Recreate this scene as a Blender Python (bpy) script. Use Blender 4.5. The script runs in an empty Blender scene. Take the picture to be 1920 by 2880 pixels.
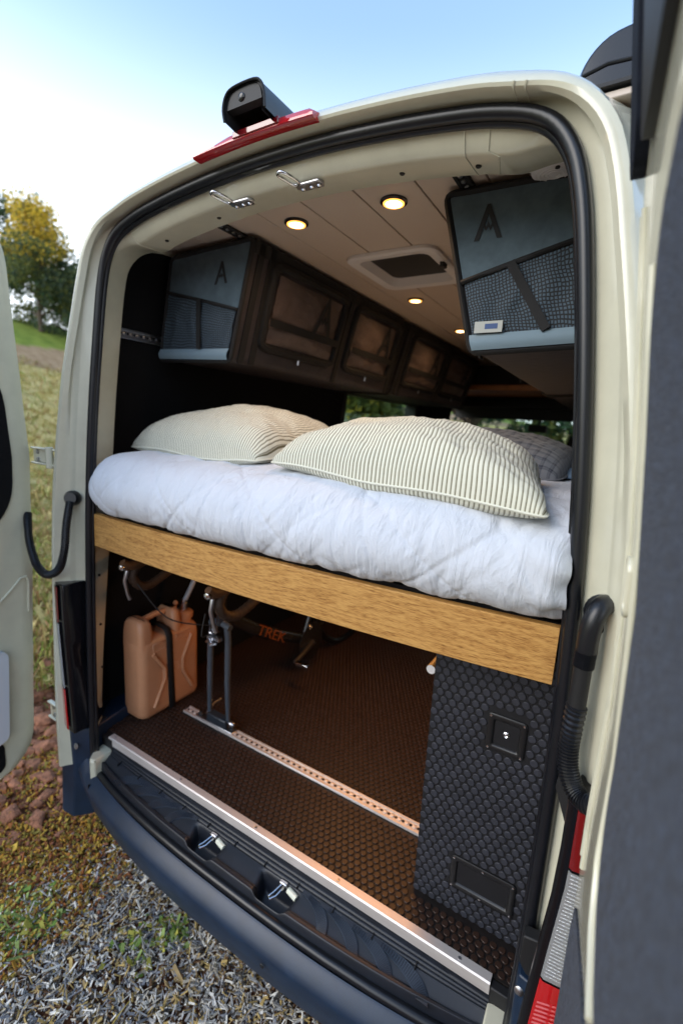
import bpy, math, random
import numpy as np
from mathutils import Vector, Matrix, noise
random.seed(7); np.random.seed(7)
S = bpy.context.scene
COL = S.collection
PI = math.pi

# ------------------------------------------------------------------ camera
cam = bpy.data.cameras.new('camera'); co = bpy.data.objects.new('camera', cam); COL.objects.link(co)
RX = Vector((0.8522, 0.5204, 0.0550)); RY = Vector((0.1415, -0.1280, -0.9816)); RZ = Vector((-0.5038, 0.8443, -0.1827))
CAM = Vector((.777, -.915, 1.193))
m = Matrix.Identity(4)
for i in range(3):
    m[i][0] = RX[i]; m[i][1] = -RY[i]; m[i][2] = -RZ[i]; m[i][3] = CAM[i]
co.matrix_world = m
cam.sensor_fit = 'VERTICAL'; cam.sensor_height = 36; cam.sensor_width = 24
cam.lens = 16.1645
cam.clip_start = .01; cam.clip_end = 3000
cam.dof.use_dof = True; cam.dof.focus_distance = .98; cam.dof.aperture_fstop = 2.2
S.camera = co

# ------------------------------------------------------------------ sky, sun, exposure
SUN_EL = math.radians(28); SUN_AZ = math.radians(212)      # azimuth from +Y towards +X: soft veiled sun behind the camera, to its left
w = bpy.data.worlds.new('World'); S.world = w; w.use_nodes = True
nt = w.node_tree; bg = nt.nodes['Background']
sky = nt.nodes.new('ShaderNodeTexSky'); sky.sky_type = 'NISHITA'; sky.sun_disc = False
sky.sun_elevation = SUN_EL; sky.sun_rotation = SUN_AZ
sky.air_density = 1.25; sky.dust_density = .6; sky.ozone_density = 1.2
# pale haze that whitens the sky towards the horizon, the same all round
tcw = nt.nodes.new('ShaderNodeTexCoord'); spw = nt.nodes.new('ShaderNodeSeparateXYZ'); mrw = nt.nodes.new('ShaderNodeMapRange'); mxw = nt.nodes.new('ShaderNodeMix')
mxw.data_type = 'RGBA'; mrw.interpolation_type = 'SMOOTHSTEP'
mrw.inputs['From Min'].default_value = .22; mrw.inputs['From Max'].default_value = .60; mrw.inputs['To Min'].default_value = 1; mrw.inputs['To Max'].default_value = 0
nt.links.new(tcw.outputs['Generated'], spw.inputs[0]); nt.links.new(spw.outputs[2], mrw.inputs[0]); nt.links.new(mrw.outputs[0], mxw.inputs['Factor'])
nt.links.new(sky.outputs[0], mxw.inputs['A']); mxw.inputs['B'].default_value = (4.4, 4.75, 5.1, 1)
nt.links.new(mxw.outputs['Result'], bg.inputs[0]); bg.inputs[1].default_value = .12
sl = bpy.data.lights.new('sun', 'SUN'); sl.energy = 0.5; sl.angle = math.radians(40); sl.color = (1, .95, .88)
so = bpy.data.objects.new('sun', sl); COL.objects.link(so)
d = Vector((math.sin(SUN_AZ)*math.cos(SUN_EL), math.cos(SUN_AZ)*math.cos(SUN_EL), math.sin(SUN_EL)))
so.rotation_euler = d.to_track_quat('Z', 'Y').to_euler()
S.view_settings.view_transform = 'Standard'; S.view_settings.look = 'None'
S.view_settings.gamma = 1; S.view_settings.use_curve_mapping = False
S.view_settings.exposure = 1.78

# ------------------------------------------------------------------ materials
def nd(t, k, **kw):
    n = t.nodes.new(k)
    for a, b in kw.items(): setattr(n, a, b)
    return n
def mat(name, col, rough=.5, metal=0., bump=None, vary=None, coat=0., sheen=0., spec=None, emit=None, alpha=None, trans=0., vscale=None):
    """bump=(scale, strength, distance) fine noise relief; vary=(scale, amount) colour variation"""
    M = bpy.data.materials.new(name); M.use_nodes = True; t = M.node_tree; p = t.nodes['Principled BSDF']
    p.inputs['Base Color'].default_value = (*col, 1); p.inputs['Roughness'].default_value = rough
    p.inputs['Metallic'].default_value = metal; p.inputs['Coat Weight'].default_value = coat; p.inputs['Coat Roughness'].default_value = .06
    p.inputs['Sheen Weight'].default_value = sheen; p.inputs['Transmission Weight'].default_value = trans
    if spec is not None: p.inputs['Specular IOR Level'].default_value = spec
    if emit: p.inputs['Emission Color'].default_value = (*emit[0], 1); p.inputs['Emission Strength'].default_value = emit[1]
    tc = nd(t, 'ShaderNodeTexCoord')
    src = tc.outputs['Object']
    if vscale:
        mp = nd(t, 'ShaderNodeMapping'); mp.inputs['Scale'].default_value = vscale; t.links.new(src, mp.inputs[0]); src = mp.outputs[0]
    if vary:
        n = nd(t, 'ShaderNodeTexNoise'); n.inputs['Scale'].default_value = vary[0]; n.inputs['Detail'].default_value = 6; n.inputs['Roughness'].default_value = .65
        t.links.new(src, n.inputs['Vector'])
        r = nd(t, 'ShaderNodeValToRGB'); a = vary[1]
        r.color_ramp.elements[0].position = .3; r.color_ramp.elements[1].position = .7
        r.color_ramp.elements[0].color = (*[c*(1-a) for c in col], 1); r.color_ramp.elements[1].color = (*[min(1, c*(1+a)) for c in col], 1)
        t.links.new(n.outputs[0], r.inputs[0]); t.links.new(r.outputs[0], p.inputs['Base Color'])
    if bump:
        n = nd(t, 'ShaderNodeTexNoise'); n.inputs['Scale'].default_value = bump[0]; n.inputs['Detail'].default_value = 5
        t.links.new(src, n.inputs['Vector'])
        b = nd(t, 'ShaderNodeBump'); b.inputs['Strength'].default_value = bump[1]; b.inputs['Distance'].default_value = bump[2] if len(bump) > 2 else .002
        t.links.new(n.outputs[0], b.inputs['Height']); t.links.new(b.outputs[0], p.inputs['Normal'])
    return M
PAINT = mat('cream_paint', (.62, .60, .465), .26, coat=.6, bump=(900, .03, .0005), vary=(6, .09))
PLAST = mat('sky_tinted_bumper_plastic', (.008, .022, .050), .42, bump=(1400, .25, .0006), vary=(14, .25))  # black plastic; blue sky reflection tinted into its base colour
STEP = mat('black_step_plastic', (.007, .010, .017), .45, bump=(1200, .3, .0006), vary=(20, .3))  # black with a faint sky blue mixed in, as on the bumper
RUB = mat('black_rubber_seal', (.006, .007, .010), .34, bump=(500, .15, .0005))
BLK = mat('matt_black', (.008, .008, .009), .6)
GLOSSBLK = mat('gloss_black', (.006, .006, .008), .12)
CARPET = mat('black_wall_carpet', (.0085, .0085, .0095), .95, bump=(700, .8, .002), vary=(260, .35), spec=.15)
DOORCARPET = mat('charcoal_door_carpet', (.038, .053, .090), .95, bump=(260, 1.0, .012), vary=(110, .95), sheen=.2, spec=.15)
ALU = mat('brushed_aluminium', (.74, .69, .66), .5, .6, vary=(30, .12), bump=(300, .1, .0004), vscale=(.05, 1, 1))
STEEL = mat('zinc_steel', (.55, .55, .58), .3, 1.)
CHROME = mat('chrome', (.8, .8, .82), .1, 1.)
WHITEP = mat('white_plastic', (.76, .74, .74), .42)
PLANK = mat('cream_ceiling_laminate', (.60, .505, .425), .42, vary=(3, .03), bump=(300, .05, .0004))
FINM = mat('lit_step_plastic', (.020, .029, .046), .42)  # step plastic in a lighter tone, light on the fins put into the colour
LENSRED = mat('red_lamp_lens', (.46, .005, .008), .1, coat=.8)
LENSDARK = mat('dark_red_lamp_lens', (.16, .004, .006), .1, coat=.8)
LENSCLR = mat('clear_lamp_lens', (.48, .49, .50), .14, .6, bump=(300, .5, .002))
COVERFAB = mat('navy_window_cover', (.010, .013, .022), .9, bump=(420, .8, .003), vary=(60, .4), spec=.2)
GLASS = mat('dark_hatch_glass', (.010, .022, .020), .06, coat=.5)
CANM = mat('tan_jerry_can_plastic', (.56, .265, .135), .40, bump=(900, .15, .0005), vary=(12, .07))
GREYFAB = mat('grey_blue_bag_fabric', (.085, .125, .155), .8, bump=(900, .4, .001), vary=(24, .2))
BAGFAB = mat('taupe_bag_fabric', (.038, .032, .037), .62, bump=(40, .35, .006), vary=(18, .2))
PIPE = mat('black_bag_webbing', (.007, .007, .008), .8, bump=(600, .5, .001))
LOGO = mat('black_emblem_print', (.012, .013, .016), .7)
SEATM = mat('black_seat_fabric', (.012, .012, .014), .85, bump=(300, .5, .002))
AMBER = mat('amber_lit_shelf_wood', (.55, .21, .06), .4, vary=(12, .25))  # orange lamplight on the shelf put into the wood colour
BIKEBLK = mat('black_bike_paint', (.012, .013, .016), .25, coat=.5)
BIKETAPE = mat('brown_black_bar_tape', (.05, .026, .014), .7, bump=(200, .5, .002))
ORANGE = mat('orange_lettering', (.17, .045, .008), .5)
HOSE = mat('grey_clear_hose', (.42, .44, .48), .3)

def bedboard_mat():
    M = bpy.data.materials.new('oak_board'); M.use_nodes = True; t = M.node_tree; p = t.nodes['Principled BSDF']
    tc = nd(t, 'ShaderNodeTexCoord')
    mp = nd(t, 'ShaderNodeMapping'); mp.inputs['Scale'].default_value = (1.0, 5, 9.5); mp.inputs['Rotation'].default_value = (0, .035, 0); t.links.new(tc.outputs['Object'], mp.inputs[0])
    n0 = nd(t, 'ShaderNodeTexNoise'); n0.inputs['Scale'].default_value = 1.15; n0.inputs['Detail'].default_value = 3; n0.inputs['Roughness'].default_value = .45
    t.links.new(mp.outputs[0], n0.inputs['Vector'])
    mul = nd(t, 'ShaderNodeMath', operation='MULTIPLY'); mul.inputs[1].default_value = 150; t.links.new(n0.outputs[0], mul.inputs[0])
    sn = nd(t, 'ShaderNodeMath', operation='SINE'); t.links.new(mul.outputs[0], sn.inputs[0])
    mp2 = nd(t, 'ShaderNodeMapping'); mp2.inputs['Scale'].default_value = (60, 500, 800); t.links.new(tc.outputs['Object'], mp2.inputs[0])
    n1 = nd(t, 'ShaderNodeTexNoise'); n1.inputs['Scale'].default_value = 1.; n1.inputs['Detail'].default_value = 4; t.links.new(mp2.outputs[0], n1.inputs['Vector'])
    mx = nd(t, 'ShaderNodeMath', operation='MULTIPLY_ADD'); mx.inputs[1].default_value = .075; t.links.new(sn.outputs[0], mx.inputs[0]); t.links.new(n1.outputs[0], mx.inputs[2])
    r = nd(t, 'ShaderNodeValToRGB'); e = r.color_ramp.elements
    e[0].position = .26; e[0].color = (.20, .085, .020, 1); e[1].position = .64; e[1].color = (.58, .325, .100, 1)
    q = e.new(.42); q.color = (.42, .205, .055, 1)
    t.links.new(mx.outputs[0], r.inputs[0]); t.links.new(r.outputs[0], p.inputs['Base Color'])
    b = nd(t, 'ShaderNodeBump'); b.inputs['Strength'].default_value = .25; b.inputs['Distance'].default_value = .001
    t.links.new(n1.outputs[0], b.inputs['Height']); t.links.new(b.outputs[0], p.inputs['Normal'])
    p.inputs['Roughness'].default_value = .42
    return M
OAK = bedboard_mat()

def rubber_mat(name, col, rough=.5):
    M = mat(name, col, rough, vary=(30, .25), bump=(1500, .25, .0005), spec=.4)
    return M
COIN = rubber_mat('coin_rubber_black', (.030, .032, .042), .46)
COINB = rubber_mat('coin_rubber_base', (.007, .007, .009), .6)  # same rubber as the studs, shade in the gaps put into the colour
COINF = rubber_mat('coin_rubber_floor', (.034, .017, .011), .42)
COINFB = rubber_mat('coin_rubber_floor_base', (.012, .009, .008), .55)  # floor rubber again, darkened in colour for the shade between studs

def stripe_mat(name, base, dark, period, plaid=False):
    M = bpy.data.materials.new(name); M.use_nodes = True; t = M.node_tree; p = t.nodes['Principled BSDF']
    uv = nd(t, 'ShaderNodeUVMap'); uv.uv_map = 'UVMap'
    sp = nd(t, 'ShaderNodeSeparateXYZ'); t.links.new(uv.outputs[0], sp.inputs[0])
    def band(out, per):
        a = nd(t, 'ShaderNodeMath', operation='DIVIDE'); a.inputs[1].default_value = per; t.links.new(out, a.inputs[0])
        f = nd(t, 'ShaderNodeMath', operation='FRACT'); t.links.new(a.outputs[0], f.inputs[0])
        r = nd(t, 'ShaderNodeValToRGB'); e = r.color_ramp.elements
        e[0].position = 0; e[0].color = (0, 0, 0, 1); e[1].position = 1; e[1].color = (0, 0, 0, 1)
        for pos, v in ((.30, 0), (.34, .75), (.42, .75), (.45, .45), (.50, .45), (.53, 1), (.66, 1), (.70, 0)):
            q = e.new(pos); q.color = (v, v, v, 1)
        t.links.new(f.outputs[0], r.inputs[0]); return r.outputs[0]
    o = band(sp.outputs[0], period)
    if plaid:
        o2 = band(sp.outputs[1], period)
        mxm = nd(t, 'ShaderNodeMath', operation='MULTIPLY_ADD'); mxm.inputs[1].default_value = .5
        hl = nd(t, 'ShaderNodeMath', operation='MULTIPLY'); hl.inputs[1].default_value = .5
        t.links.new(o, hl.inputs[0]); t.links.new(o2, mxm.inputs[0]); t.links.new(hl.outputs[0], mxm.inputs[2]); o = mxm.outputs[0]
    mx = nd(t, 'ShaderNodeMix', data_type='RGBA'); t.links.new(o, mx.inputs['Factor'])
    mx.inputs['A'].default_value = (*base, 1); mx.inputs['B'].default_value = (*dark, 1)
    t.links.new(mx.outputs['Result'], p.inputs['Base Color']); p.inputs['Roughness'].default_value = .9; p.inputs['Sheen Weight'].default_value = .2
    p.inputs['Specular IOR Level'].default_value = .2
    n = nd(t, 'ShaderNodeTexNoise'); n.inputs['Scale'].default_value = 900; n2 = nd(t, 'ShaderNodeTexNoise'); n2.inputs['Scale'].default_value = 14; n2.inputs['Detail'].default_value = 4
    tc = nd(t, 'ShaderNodeTexCoord'); t.links.new(tc.outputs['Object'], n.inputs['Vector']); t.links.new(tc.outputs['Object'], n2.inputs['Vector'])
    ad = nd(t, 'ShaderNodeMath', operation='MULTIPLY_ADD'); ad.inputs[1].default_value = .06; t.links.new(n.outputs[0], ad.inputs[0]); t.links.new(n2.outputs[0], ad.inputs[2])
    b = nd(t, 'ShaderNodeBump'); b.inputs['Strength'].default_value = .5; b.inputs['Distance'].default_value = .008
    t.links.new(ad.outputs[0], b.inputs['Height']); t.links.new(b.outputs[0], p.inputs['Normal'])
    return M
TICK = stripe_mat('ticking_stripe_cotton', (.70, .69, .575), (.135, .12, .065), .0092)
PLAID = stripe_mat('navy_plaid_cotton', (.14, .15, .17), (.022, .027, .045), .03, True)

def duvet_mat():
    M = bpy.data.materials.new('white_duvet_cotton'); M.use_nodes = True; t = M.node_tree; p = t.nodes['Principled BSDF']
    p.inputs['Base Color'].default_value = (.61, .645, .71, 1); p.inputs['Roughness'].default_value = .9; p.inputs['Sheen Weight'].default_value = .15; p.inputs['Specular IOR Level'].default_value = .2
    tc = nd(t, 'ShaderNodeTexCoord')
    mp = nd(t, 'ShaderNodeMapping'); mp.inputs['Scale'].default_value = (2.2, .9, .55); mp.inputs['Rotation'].default_value = (0, .45, 0); t.links.new(tc.outputs['Object'], mp.inputs[0])
    n = nd(t, 'ShaderNodeTexNoise'); n.inputs['Scale'].default_value = 13; n.inputs['Detail'].default_value = 7; n.inputs['Roughness'].default_value = .6; n.inputs['Distortion'].default_value = 1.2
    t.links.new(mp.outputs[0], n.inputs['Vector'])
    b = nd(t, 'ShaderNodeBump'); b.inputs['Strength'].default_value = .6; b.inputs['Distance'].default_value = .014
    t.links.new(n.outputs[0], b.inputs['Height']); t.links.new(b.outputs[0], p.inputs['Normal'])
    return M
DUVET = duvet_mat()

def net_mat():
    """black netting over blue-grey cloth: hexagon-ish cells as print on the pocket cloth"""
    M = bpy.data.materials.new('mesh_pocket_netting'); M.use_nodes = True; t = M.node_tree; p = t.nodes['Principled BSDF']
    uv = nd(t, 'ShaderNodeUVMap'); uv.uv_map = 'UVMap'
    mp = nd(t, 'ShaderNodeMapping'); mp.inputs['Scale'].default_value = (1, .8, 1); t.links.new(uv.outputs[0], mp.inputs[0])
    v = nd(t, 'ShaderNodeTexVoronoi'); v.feature = 'DISTANCE_TO_EDGE'; v.inputs['Scale'].default_value = 125; v.inputs['Randomness'].default_value = .25
    t.links.new(mp.outputs[0], v.inputs['Vector'])
    r = nd(t, 'ShaderNodeValToRGB'); e = r.color_ramp.elements
    e[0].position = .10; e[0].color = (.006, .007, .009, 1); e[1].position = .26; e[1].color = (.060, .095, .13, 1)
    t.links.new(v.outputs['Distance'], r.inputs[0]); t.links.new(r.outputs[0], p.inputs['Base Color'])
    b = nd(t, 'ShaderNodeBump'); b.invert = True; b.inputs['Strength'].default_value = .6; b.inputs['Distance'].default_value = .002
    t.links.new(v.outputs['Distance'], b.inputs['Height']); t.links.new(b.outputs[0], p.inputs['Normal'])
    p.inputs['Roughness'].default_value = .75
    return M
NET = net_mat()

# ------------------------------------------------------------------ mesh helpers
class MB:
    def __init__(s): s.v = []; s.f = []; s.uv = None
    def add(s, vs, fs):
        b = len(s.v); s.v += [tuple(x) for x in vs]; s.f += [tuple(b+i for i in f) for f in fs]; return s
    def box(s, x0, x1, y0, y1, z0, z1):
        v = [(x, y, z) for x in (x0, x1) for y in (y0, y1) for z in (z0, z1)]
        return s.add(v, [(0, 1, 3, 2), (4, 6, 7, 5), (0, 4, 5, 1), (2, 3, 7, 6), (0, 2, 6, 4), (1, 5, 7, 3)])
    def obox(s, c, ax, ay, az, hx, hy, hz):
        c = Vector(c); ax = Vector(ax).normalized(); ay = Vector(ay).normalized(); az = Vector(az).normalized()
        v = [c+ax*hx*i+ay*hy*j+az*hz*k for i in (-1, 1) for j in (-1, 1) for k in (-1, 1)]
        return s.add(v, [(0, 1, 3, 2), (4, 6, 7, 5), (0, 4, 5, 1), (2, 3, 7, 6), (0, 2, 6, 4), (1, 5, 7, 3)])
    def loft(s, rings, closed=True, capa=False, capb=False):
        n = len(rings[0]); b = len(s.v)
        for r in rings: s.v += [tuple(p) for p in r]
        for i in range(len(rings)-1):
            for j in range(n if closed else n-1):
                k = (j+1) % n; s.f.append((b+i*n+j, b+i*n+k, b+(i+1)*n+k, b+(i+1)*n+j))
        if capa: s.f.append(tuple(b+j for j in reversed(range(n))))
        if capb: s.f.append(tuple(b+(len(rings)-1)*n+j for j in range(n)))
        return s
    def tube(s, path, r, n=10, caps=True, closed=False):
        P = [Vector(p) for p in path]; rs = r if hasattr(r, '__len__') else [r]*len(P)
        rings = []; up = Vector((0, 0, 1))
        t0 = (P[1]-P[0]).normalized()
        if abs(t0.dot(up)) > .9: up = Vector((1, 0, 0))
        a = t0.cross(up).normalized()
        for i, p in enumerate(P):
            if closed: t = (P[(i+1) % len(P)]-P[i-1]).normalized()
            else: t = (P[min(i+1, len(P)-1)]-P[max(i-1, 0)]).normalized()
            a = (a-t*a.dot(t)).normalized(); b = t.cross(a)
            rings.append([p+(a*math.cos(2*PI*k/n)+b*math.sin(2*PI*k/n))*rs[i] for k in range(n)])
        if closed: rings.append(rings[0]); caps = False
        return s.loft(rings, True, caps, caps)
    def lathe(s, c, axis, prof, n=20):
        c = Vector(c); t = Vector(axis).normalized(); up = Vector((0, 0, 1)) if abs(t.z) < .9 else Vector((1, 0, 0))
        a = t.cross(up).normalized(); b = t.cross(a)
        rings = [[c+t*h+(a*math.cos(2*PI*k/n)+b*math.sin(2*PI*k/n))*max(r, 1e-5) for k in range(n)] for r, h in prof]
        return s.loft(rings, True, True, True)
    def prism(s, poly, off):
        o = Vector(off); n = len(poly); A = [Vector(p) for p in poly]; B = [p+o for p in A]
        s.add(A+B, [tuple(reversed(range(n))), tuple(range(n, 2*n))]+[(i, (i+1) % n, n+(i+1) % n, n+i) for i in range(n)]); return s
    def grid(s, fn, nu, nv, uvfn=None):
        b = len(s.v)
        for i in range(nu+1):
            for j in range(nv+1): s.v.append(tuple(fn(i/nu, j/nv)))
        for i in range(nu):
            for j in range(nv):
                k = b+i*(nv+1)+j; s.f.append((k, k+nv+1, k+nv+2, k+1))
        if uvfn:
            s.uv = s.uv or {}
            for i in range(nu+1):
                for j in range(nv+1): s.uv[b+i*(nv+1)+j] = uvfn(i/nu, j/nv)
        return s
    def build(s, name, mt, parent=None, smooth=35, bevel=0, label=None, kind=None, seg=2):
        me = bpy.data.meshes.new(name); me.from_pydata(s.v, [], s.f); me.update()
        import bmesh
        bm = bmesh.new(); bm.from_mesh(me); bmesh.ops.recalc_face_normals(bm, faces=bm.faces); bm.to_mesh(me); bm.free()
        if s.uv:
            L = me.uv_layers.new(name='UVMap')
            for l in me.loops: L.data[l.index].uv = s.uv.get(l.vertex_index, (0, 0))
        if smooth:
            me.shade_smooth(); me.set_sharp_from_angle(angle=math.radians(smooth))
        o = bpy.data.objects.new(name, me); COL.objects.link(o); me.materials.append(mt)
        if bevel:
            b = o.modifiers.new('bevel', 'BEVEL'); b.width = bevel; b.segments = seg; b.limit_method = 'ANGLE'; b.angle_limit = math.radians(40)
        if parent: adopt(o, parent)
        if label: o['label'] = label
        if kind: o['kind'] = kind
        return o
def world_loc(o):
    l = Vector(o.location)
    return l
ROOTLOC = {}
def adopt(o, parent):
    o.parent = parent
    p = parent
    while p.parent: p = p.parent
    if parent.parent is None:
        o.matrix_parent_inverse = Matrix.Translation(-Vector(parent.location))
def thing(name, label, cat, loc=(0, 0, 0), group=None):
    o = bpy.data.objects.new(name, None); COL.objects.link(o); o.location = loc; o.empty_display_size = .1
    o['label'] = label; o['category'] = cat
    if group: o['group'] = group
    return o
def tag(o, label, cat, group=None):
    o['label'] = label; o['category'] = cat
    if group: o['group'] = group
    return o
def interp(pts, t):
    """Catmull-Rom through pts, t in 0..1"""
    n = len(pts)-1; x = min(max(t, 0), 1)*n; i = min(int(x), n-1); f = x-i
    p = [np.array(pts[max(0, min(n, k))], float) for k in (i-1, i, i+1, i+2)]
    return .5*((2*p[1])+(-p[0]+p[2])*f+(2*p[0]-5*p[1]+4*p[2]-p[3])*f*f+(-p[0]+3*p[1]-3*p[2]+p[3])*f**3)
def lerp_tab(tab, x):
    xs = [a for a, b in tab]; return float(np.interp(x, xs, [b for a, b in tab]))
def nz(x, y, z=0.): return noise.noise(Vector((x, y, z)))
def text_mesh(txt, size, depth):
    c = bpy.data.curves.new('lettering', 'FONT'); c.body = txt; c.size = size; c.extrude = depth; c.align_x = 'CENTER'; c.align_y = 'CENTER'
    o = bpy.data.objects.new('lettering', c); COL.objects.link(o)
    dg = bpy.context.evaluated_depsgraph_get(); dg.update()
    me = bpy.data.meshes.new_from_object(o.evaluated_get(dg)); COL.objects.unlink(o); bpy.data.objects.remove(o)
    return me

GZ = -.66      # ground level (the van floor is z = 0)

# ================================================================== GROUND
def gh(x, y):
    """height of the ground: level round the van, a bank rising to the left and ahead"""
    r = math.hypot(x+1.0, y)
    side = max(0., -x-1.3)
    h = 0.
    t = max(0., side-.6)
    t = min(t, 16.2); h += .385*max(0, t-1.8)*(1-math.exp(-max(0, t-1.8)/6.0))
    h += .03*nz(x*.7, y*.7)+.012*nz(x*2.3, y*2.3)
    return GZ+h
def ground_mat():
    M = bpy.data.materials.new('field_ground'); M.use_nodes = True; t = M.node_tree; p = t.nodes['Principled BSDF']; p.inputs['Roughness'].default_value = .95; p.inputs['Specular IOR Level'].default_value = .1
    tc = nd(t, 'ShaderNodeTexCoord'); O = tc.outputs['Object']
    def N(sc, det=6, ro=.6):
        n = nd(t, 'ShaderNodeTexNoise'); n.inputs['Scale'].default_value = sc; n.inputs['Detail'].default_value = det; n.inputs['Roughness'].default_value = ro; t.links.new(O, n.inputs['Vector']); return n.outputs[0]
    def ramp(i, *st):
        r = nd(t, 'ShaderNodeValToRGB'); e = r.color_ramp.elements
        e[0].position, e[1].position = st[0][0], st[-1][0]; e[0].color = (*st[0][1], 1); e[1].color = (*st[-1][1], 1)
        for a, b in st[1:-1]: q = e.new(a); q.color = (*b, 1)
        t.links.new(i, r.inputs[0]); return r.outputs[0]
    def mix(f, a, b):
        m_ = nd(t, 'ShaderNodeMix', data_type='RGBA'); t.links.new(f, m_.inputs['Factor']); t.links.new(a, m_.inputs['A']); t.links.new(b, m_.inputs['B']); return m_.outputs['Result']
    grass = ramp(N(2.6, 8, .75), (.28, (.34, .16, .08)), (.42, (.46, .35, .10)), (.56, (.68, .56, .25)), (.72, (.28, .31, .07)))
    soil = ramp(N(30, 8, .7), (.3, (.075, .030, .016)), (.55, (.20, .085, .045)), (.75, (.30, .19, .11)))
    sp = nd(t, 'ShaderNodeSeparateXYZ'); t.links.new(O, sp.inputs[0])
    ma = nd(t, 'ShaderNodeMath', operation='MULTIPLY_ADD'); ma.inputs[1].default_value = 1.6; t.links.new(N(1.3, 5), ma.inputs[0]); t.links.new(sp.outputs[0], ma.inputs[2])
    f = ramp(ma.outputs[0], (0.0, (1, 1, 1)), (.01, (0, 0, 0)))
    mr = nd(t, 'ShaderNodeMapRange'); mr.inputs['From Min'].default_value = -3.1; mr.inputs['From Max'].default_value = -1.9; t.links.new(ma.outputs[0], mr.inputs[0])
    mg = nd(t, 'ShaderNodeMapRange'); mg.inputs['From Min'].default_value = -14.6; mg.inputs['From Max'].default_value = -14.2; t.links.new(ma.outputs[0], mg.inputs[0])
    green = ramp(N(3, 6), (.3, (.14, .20, .035)), (.7, (.26, .32, .06)))
    mb_ = nd(t, 'ShaderNodeMapRange'); mb_.inputs['From Min'].default_value = -12.8; mb_.inputs['From Max'].default_value = -12.4; t.links.new(ma.outputs[0], mb_.inputs[0])
    track = ramp(N(5, 6), (.3, (.28, .18, .10)), (.7, (.45, .32, .19)))
    base = mix(mr.outputs[0], mix(mb_.outputs[0], mix(mg.outputs[0], green, track), grass), soil)
    t.links.new(base, p.inputs['Base Color'])
    b = nd(t, 'ShaderNodeBump'); b.inputs['Strength'].default_value = .9; b.inputs['Distance'].default_value = .03; t.links.new(N(26, 8, .7), b.inputs['Height']); t.links.new(b.outputs[0], p.inputs['Normal'])
    return M
GM = ground_mat()
xs = np.concatenate([-np.geomspace(600, 4, 40), np.linspace(-3.9, 2, 90), np.geomspace(2.1, 600, 24)])
ys = np.concatenate([-np.geomspace(600, 2.6, 24), np.linspace(-2.5, 6, 110), np.geomspace(6.2, 600, 40)])
g = MB(); nx, ny = len(xs), len(ys)
g.v = [(x, y, gh(x, y)) for x in xs for y in ys]
g.f = [(i*ny+j, (i+1)*ny+j, (i+1)*ny+j+1, i*ny+j+1) for i in range(nx-1) for j in range(ny-1)]
go = g.build('ground', GM, smooth=80); go['kind'] = 'structure'; go['label'] = 'rough grass and red soil ground rising as a bank to the left'

def scatter(name, n, region, dims, cols, seed, label, up=.35, lift=.004):
    """thousands of little chips / blades as ONE mesh with several colours"""
    rng = np.random.default_rng(seed); V = []; F = []; mi = []
    cnt = 0
    while cnt < n:
        x, y = region(rng)
        z = gh(x, y)
        L = dims[0]*rng.lognormal(0, .45); W = dims[1]*rng.lognormal(0, .4); T = dims[2]*rng.uniform(.6, 1.4)
        a = rng.uniform(0, 2*PI); el = rng.normal(0, up)
        dx = Vector((math.cos(a)*math.cos(el), math.sin(a)*math.cos(el), math.sin(el)))
        dy = Vector((-math.sin(a), math.cos(a), rng.normal(0, .4))).normalized(); dz = dx.cross(dy)
        c = Vector((x, y, z+lift+abs(math.sin(el))*L*.4+rng.uniform(0, .012)))
        b = len(V)
        tp = rng.uniform(.35, 1)
        for i, ww in ((-1, W*tp), (1, W)):
            for j in (-1, 1):
                for k in (-1, 1): V.append(c+dx*L*.5*i+dy*ww*.5*j+dz*T*.5*k)
        F += [(b, b+1, b+3, b+2), (b+4, b+6, b+7, b+5), (b, b+4, b+5, b+1), (b+2, b+3, b+7, b+6), (b+1, b+5, b+7, b+3)]
        q = int(rng.integers(len(cols))); mi += [q]*5
        cnt += 1
    me = bpy.data.meshes.new(name); me.from_pydata(V, [], F); me.update()
    for c in cols: me.materials.append(c)
    me.polygons.foreach_set('material_index', mi)
    o = bpy.data.objects.new(name, me); COL.objects.link(o); o['kind'] = 'stuff'; o['label'] = label
    return o
def flat(name, c, r=.9): return mat(name, c, r, vary=(40, .3), spec=.2)
CHIPS = [flat('chip_pale_grey', (.48, .46, .44)), flat('chip_grey', (.30, .30, .30)), flat('chip_white', (.68, .66, .62)), flat('chip_cream', (.56, .50, .40)), flat('chip_tan', (.38, .27, .13)),
         flat('chip_brown', (.15, .085, .045)), flat('chip_dark', (.05, .045, .04)), flat('chip_straw', (.50, .36, .14)), flat('chip_slate', (.22, .23, .26)), flat('chip_bone', (.74, .71, .64))]
def reg_chips(rng):
    while True:
        x = rng.uniform(-1.5, .8); y = rng.uniform(-1.25, .35)
        # chips lie nearest the camera; moss and soil take over towards the left
        s = (x+1.02)*.9-(y+.20)*.75+.16*nz(x*2.2, y*2.2)
        if s > rng.normal(.0, .12): return x, y
scatter('wood_chips', 52000, reg_chips, (.019, .0042, .0026), CHIPS, 3, 'pale grey wood chips and gravel lying thick behind the bumper')
MOSS = [flat('moss_ochre', (.36, .19, .03)), flat('moss_olive', (.21, .17, .04)), flat('moss_rust', (.26, .095, .03)), flat('soil_crumb', (.20, .085, .05)), flat('moss_yellow', (.42, .28, .05))]
def reg_moss(rng):
    while True:
        x = rng.uniform(-2.1, -.7); y = rng.uniform(-.75, .5)
        if nz(x*1.7+5, y*1.7) + .14 - abs(x+1.18)*.45 > rng.normal(0, .12): return x, y
scatter('moss_clumps', 15000, reg_moss, (.013, .007, .005), MOSS, 5, 'ochre and olive moss on the soil beside the bumper corner', up=.8)
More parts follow.
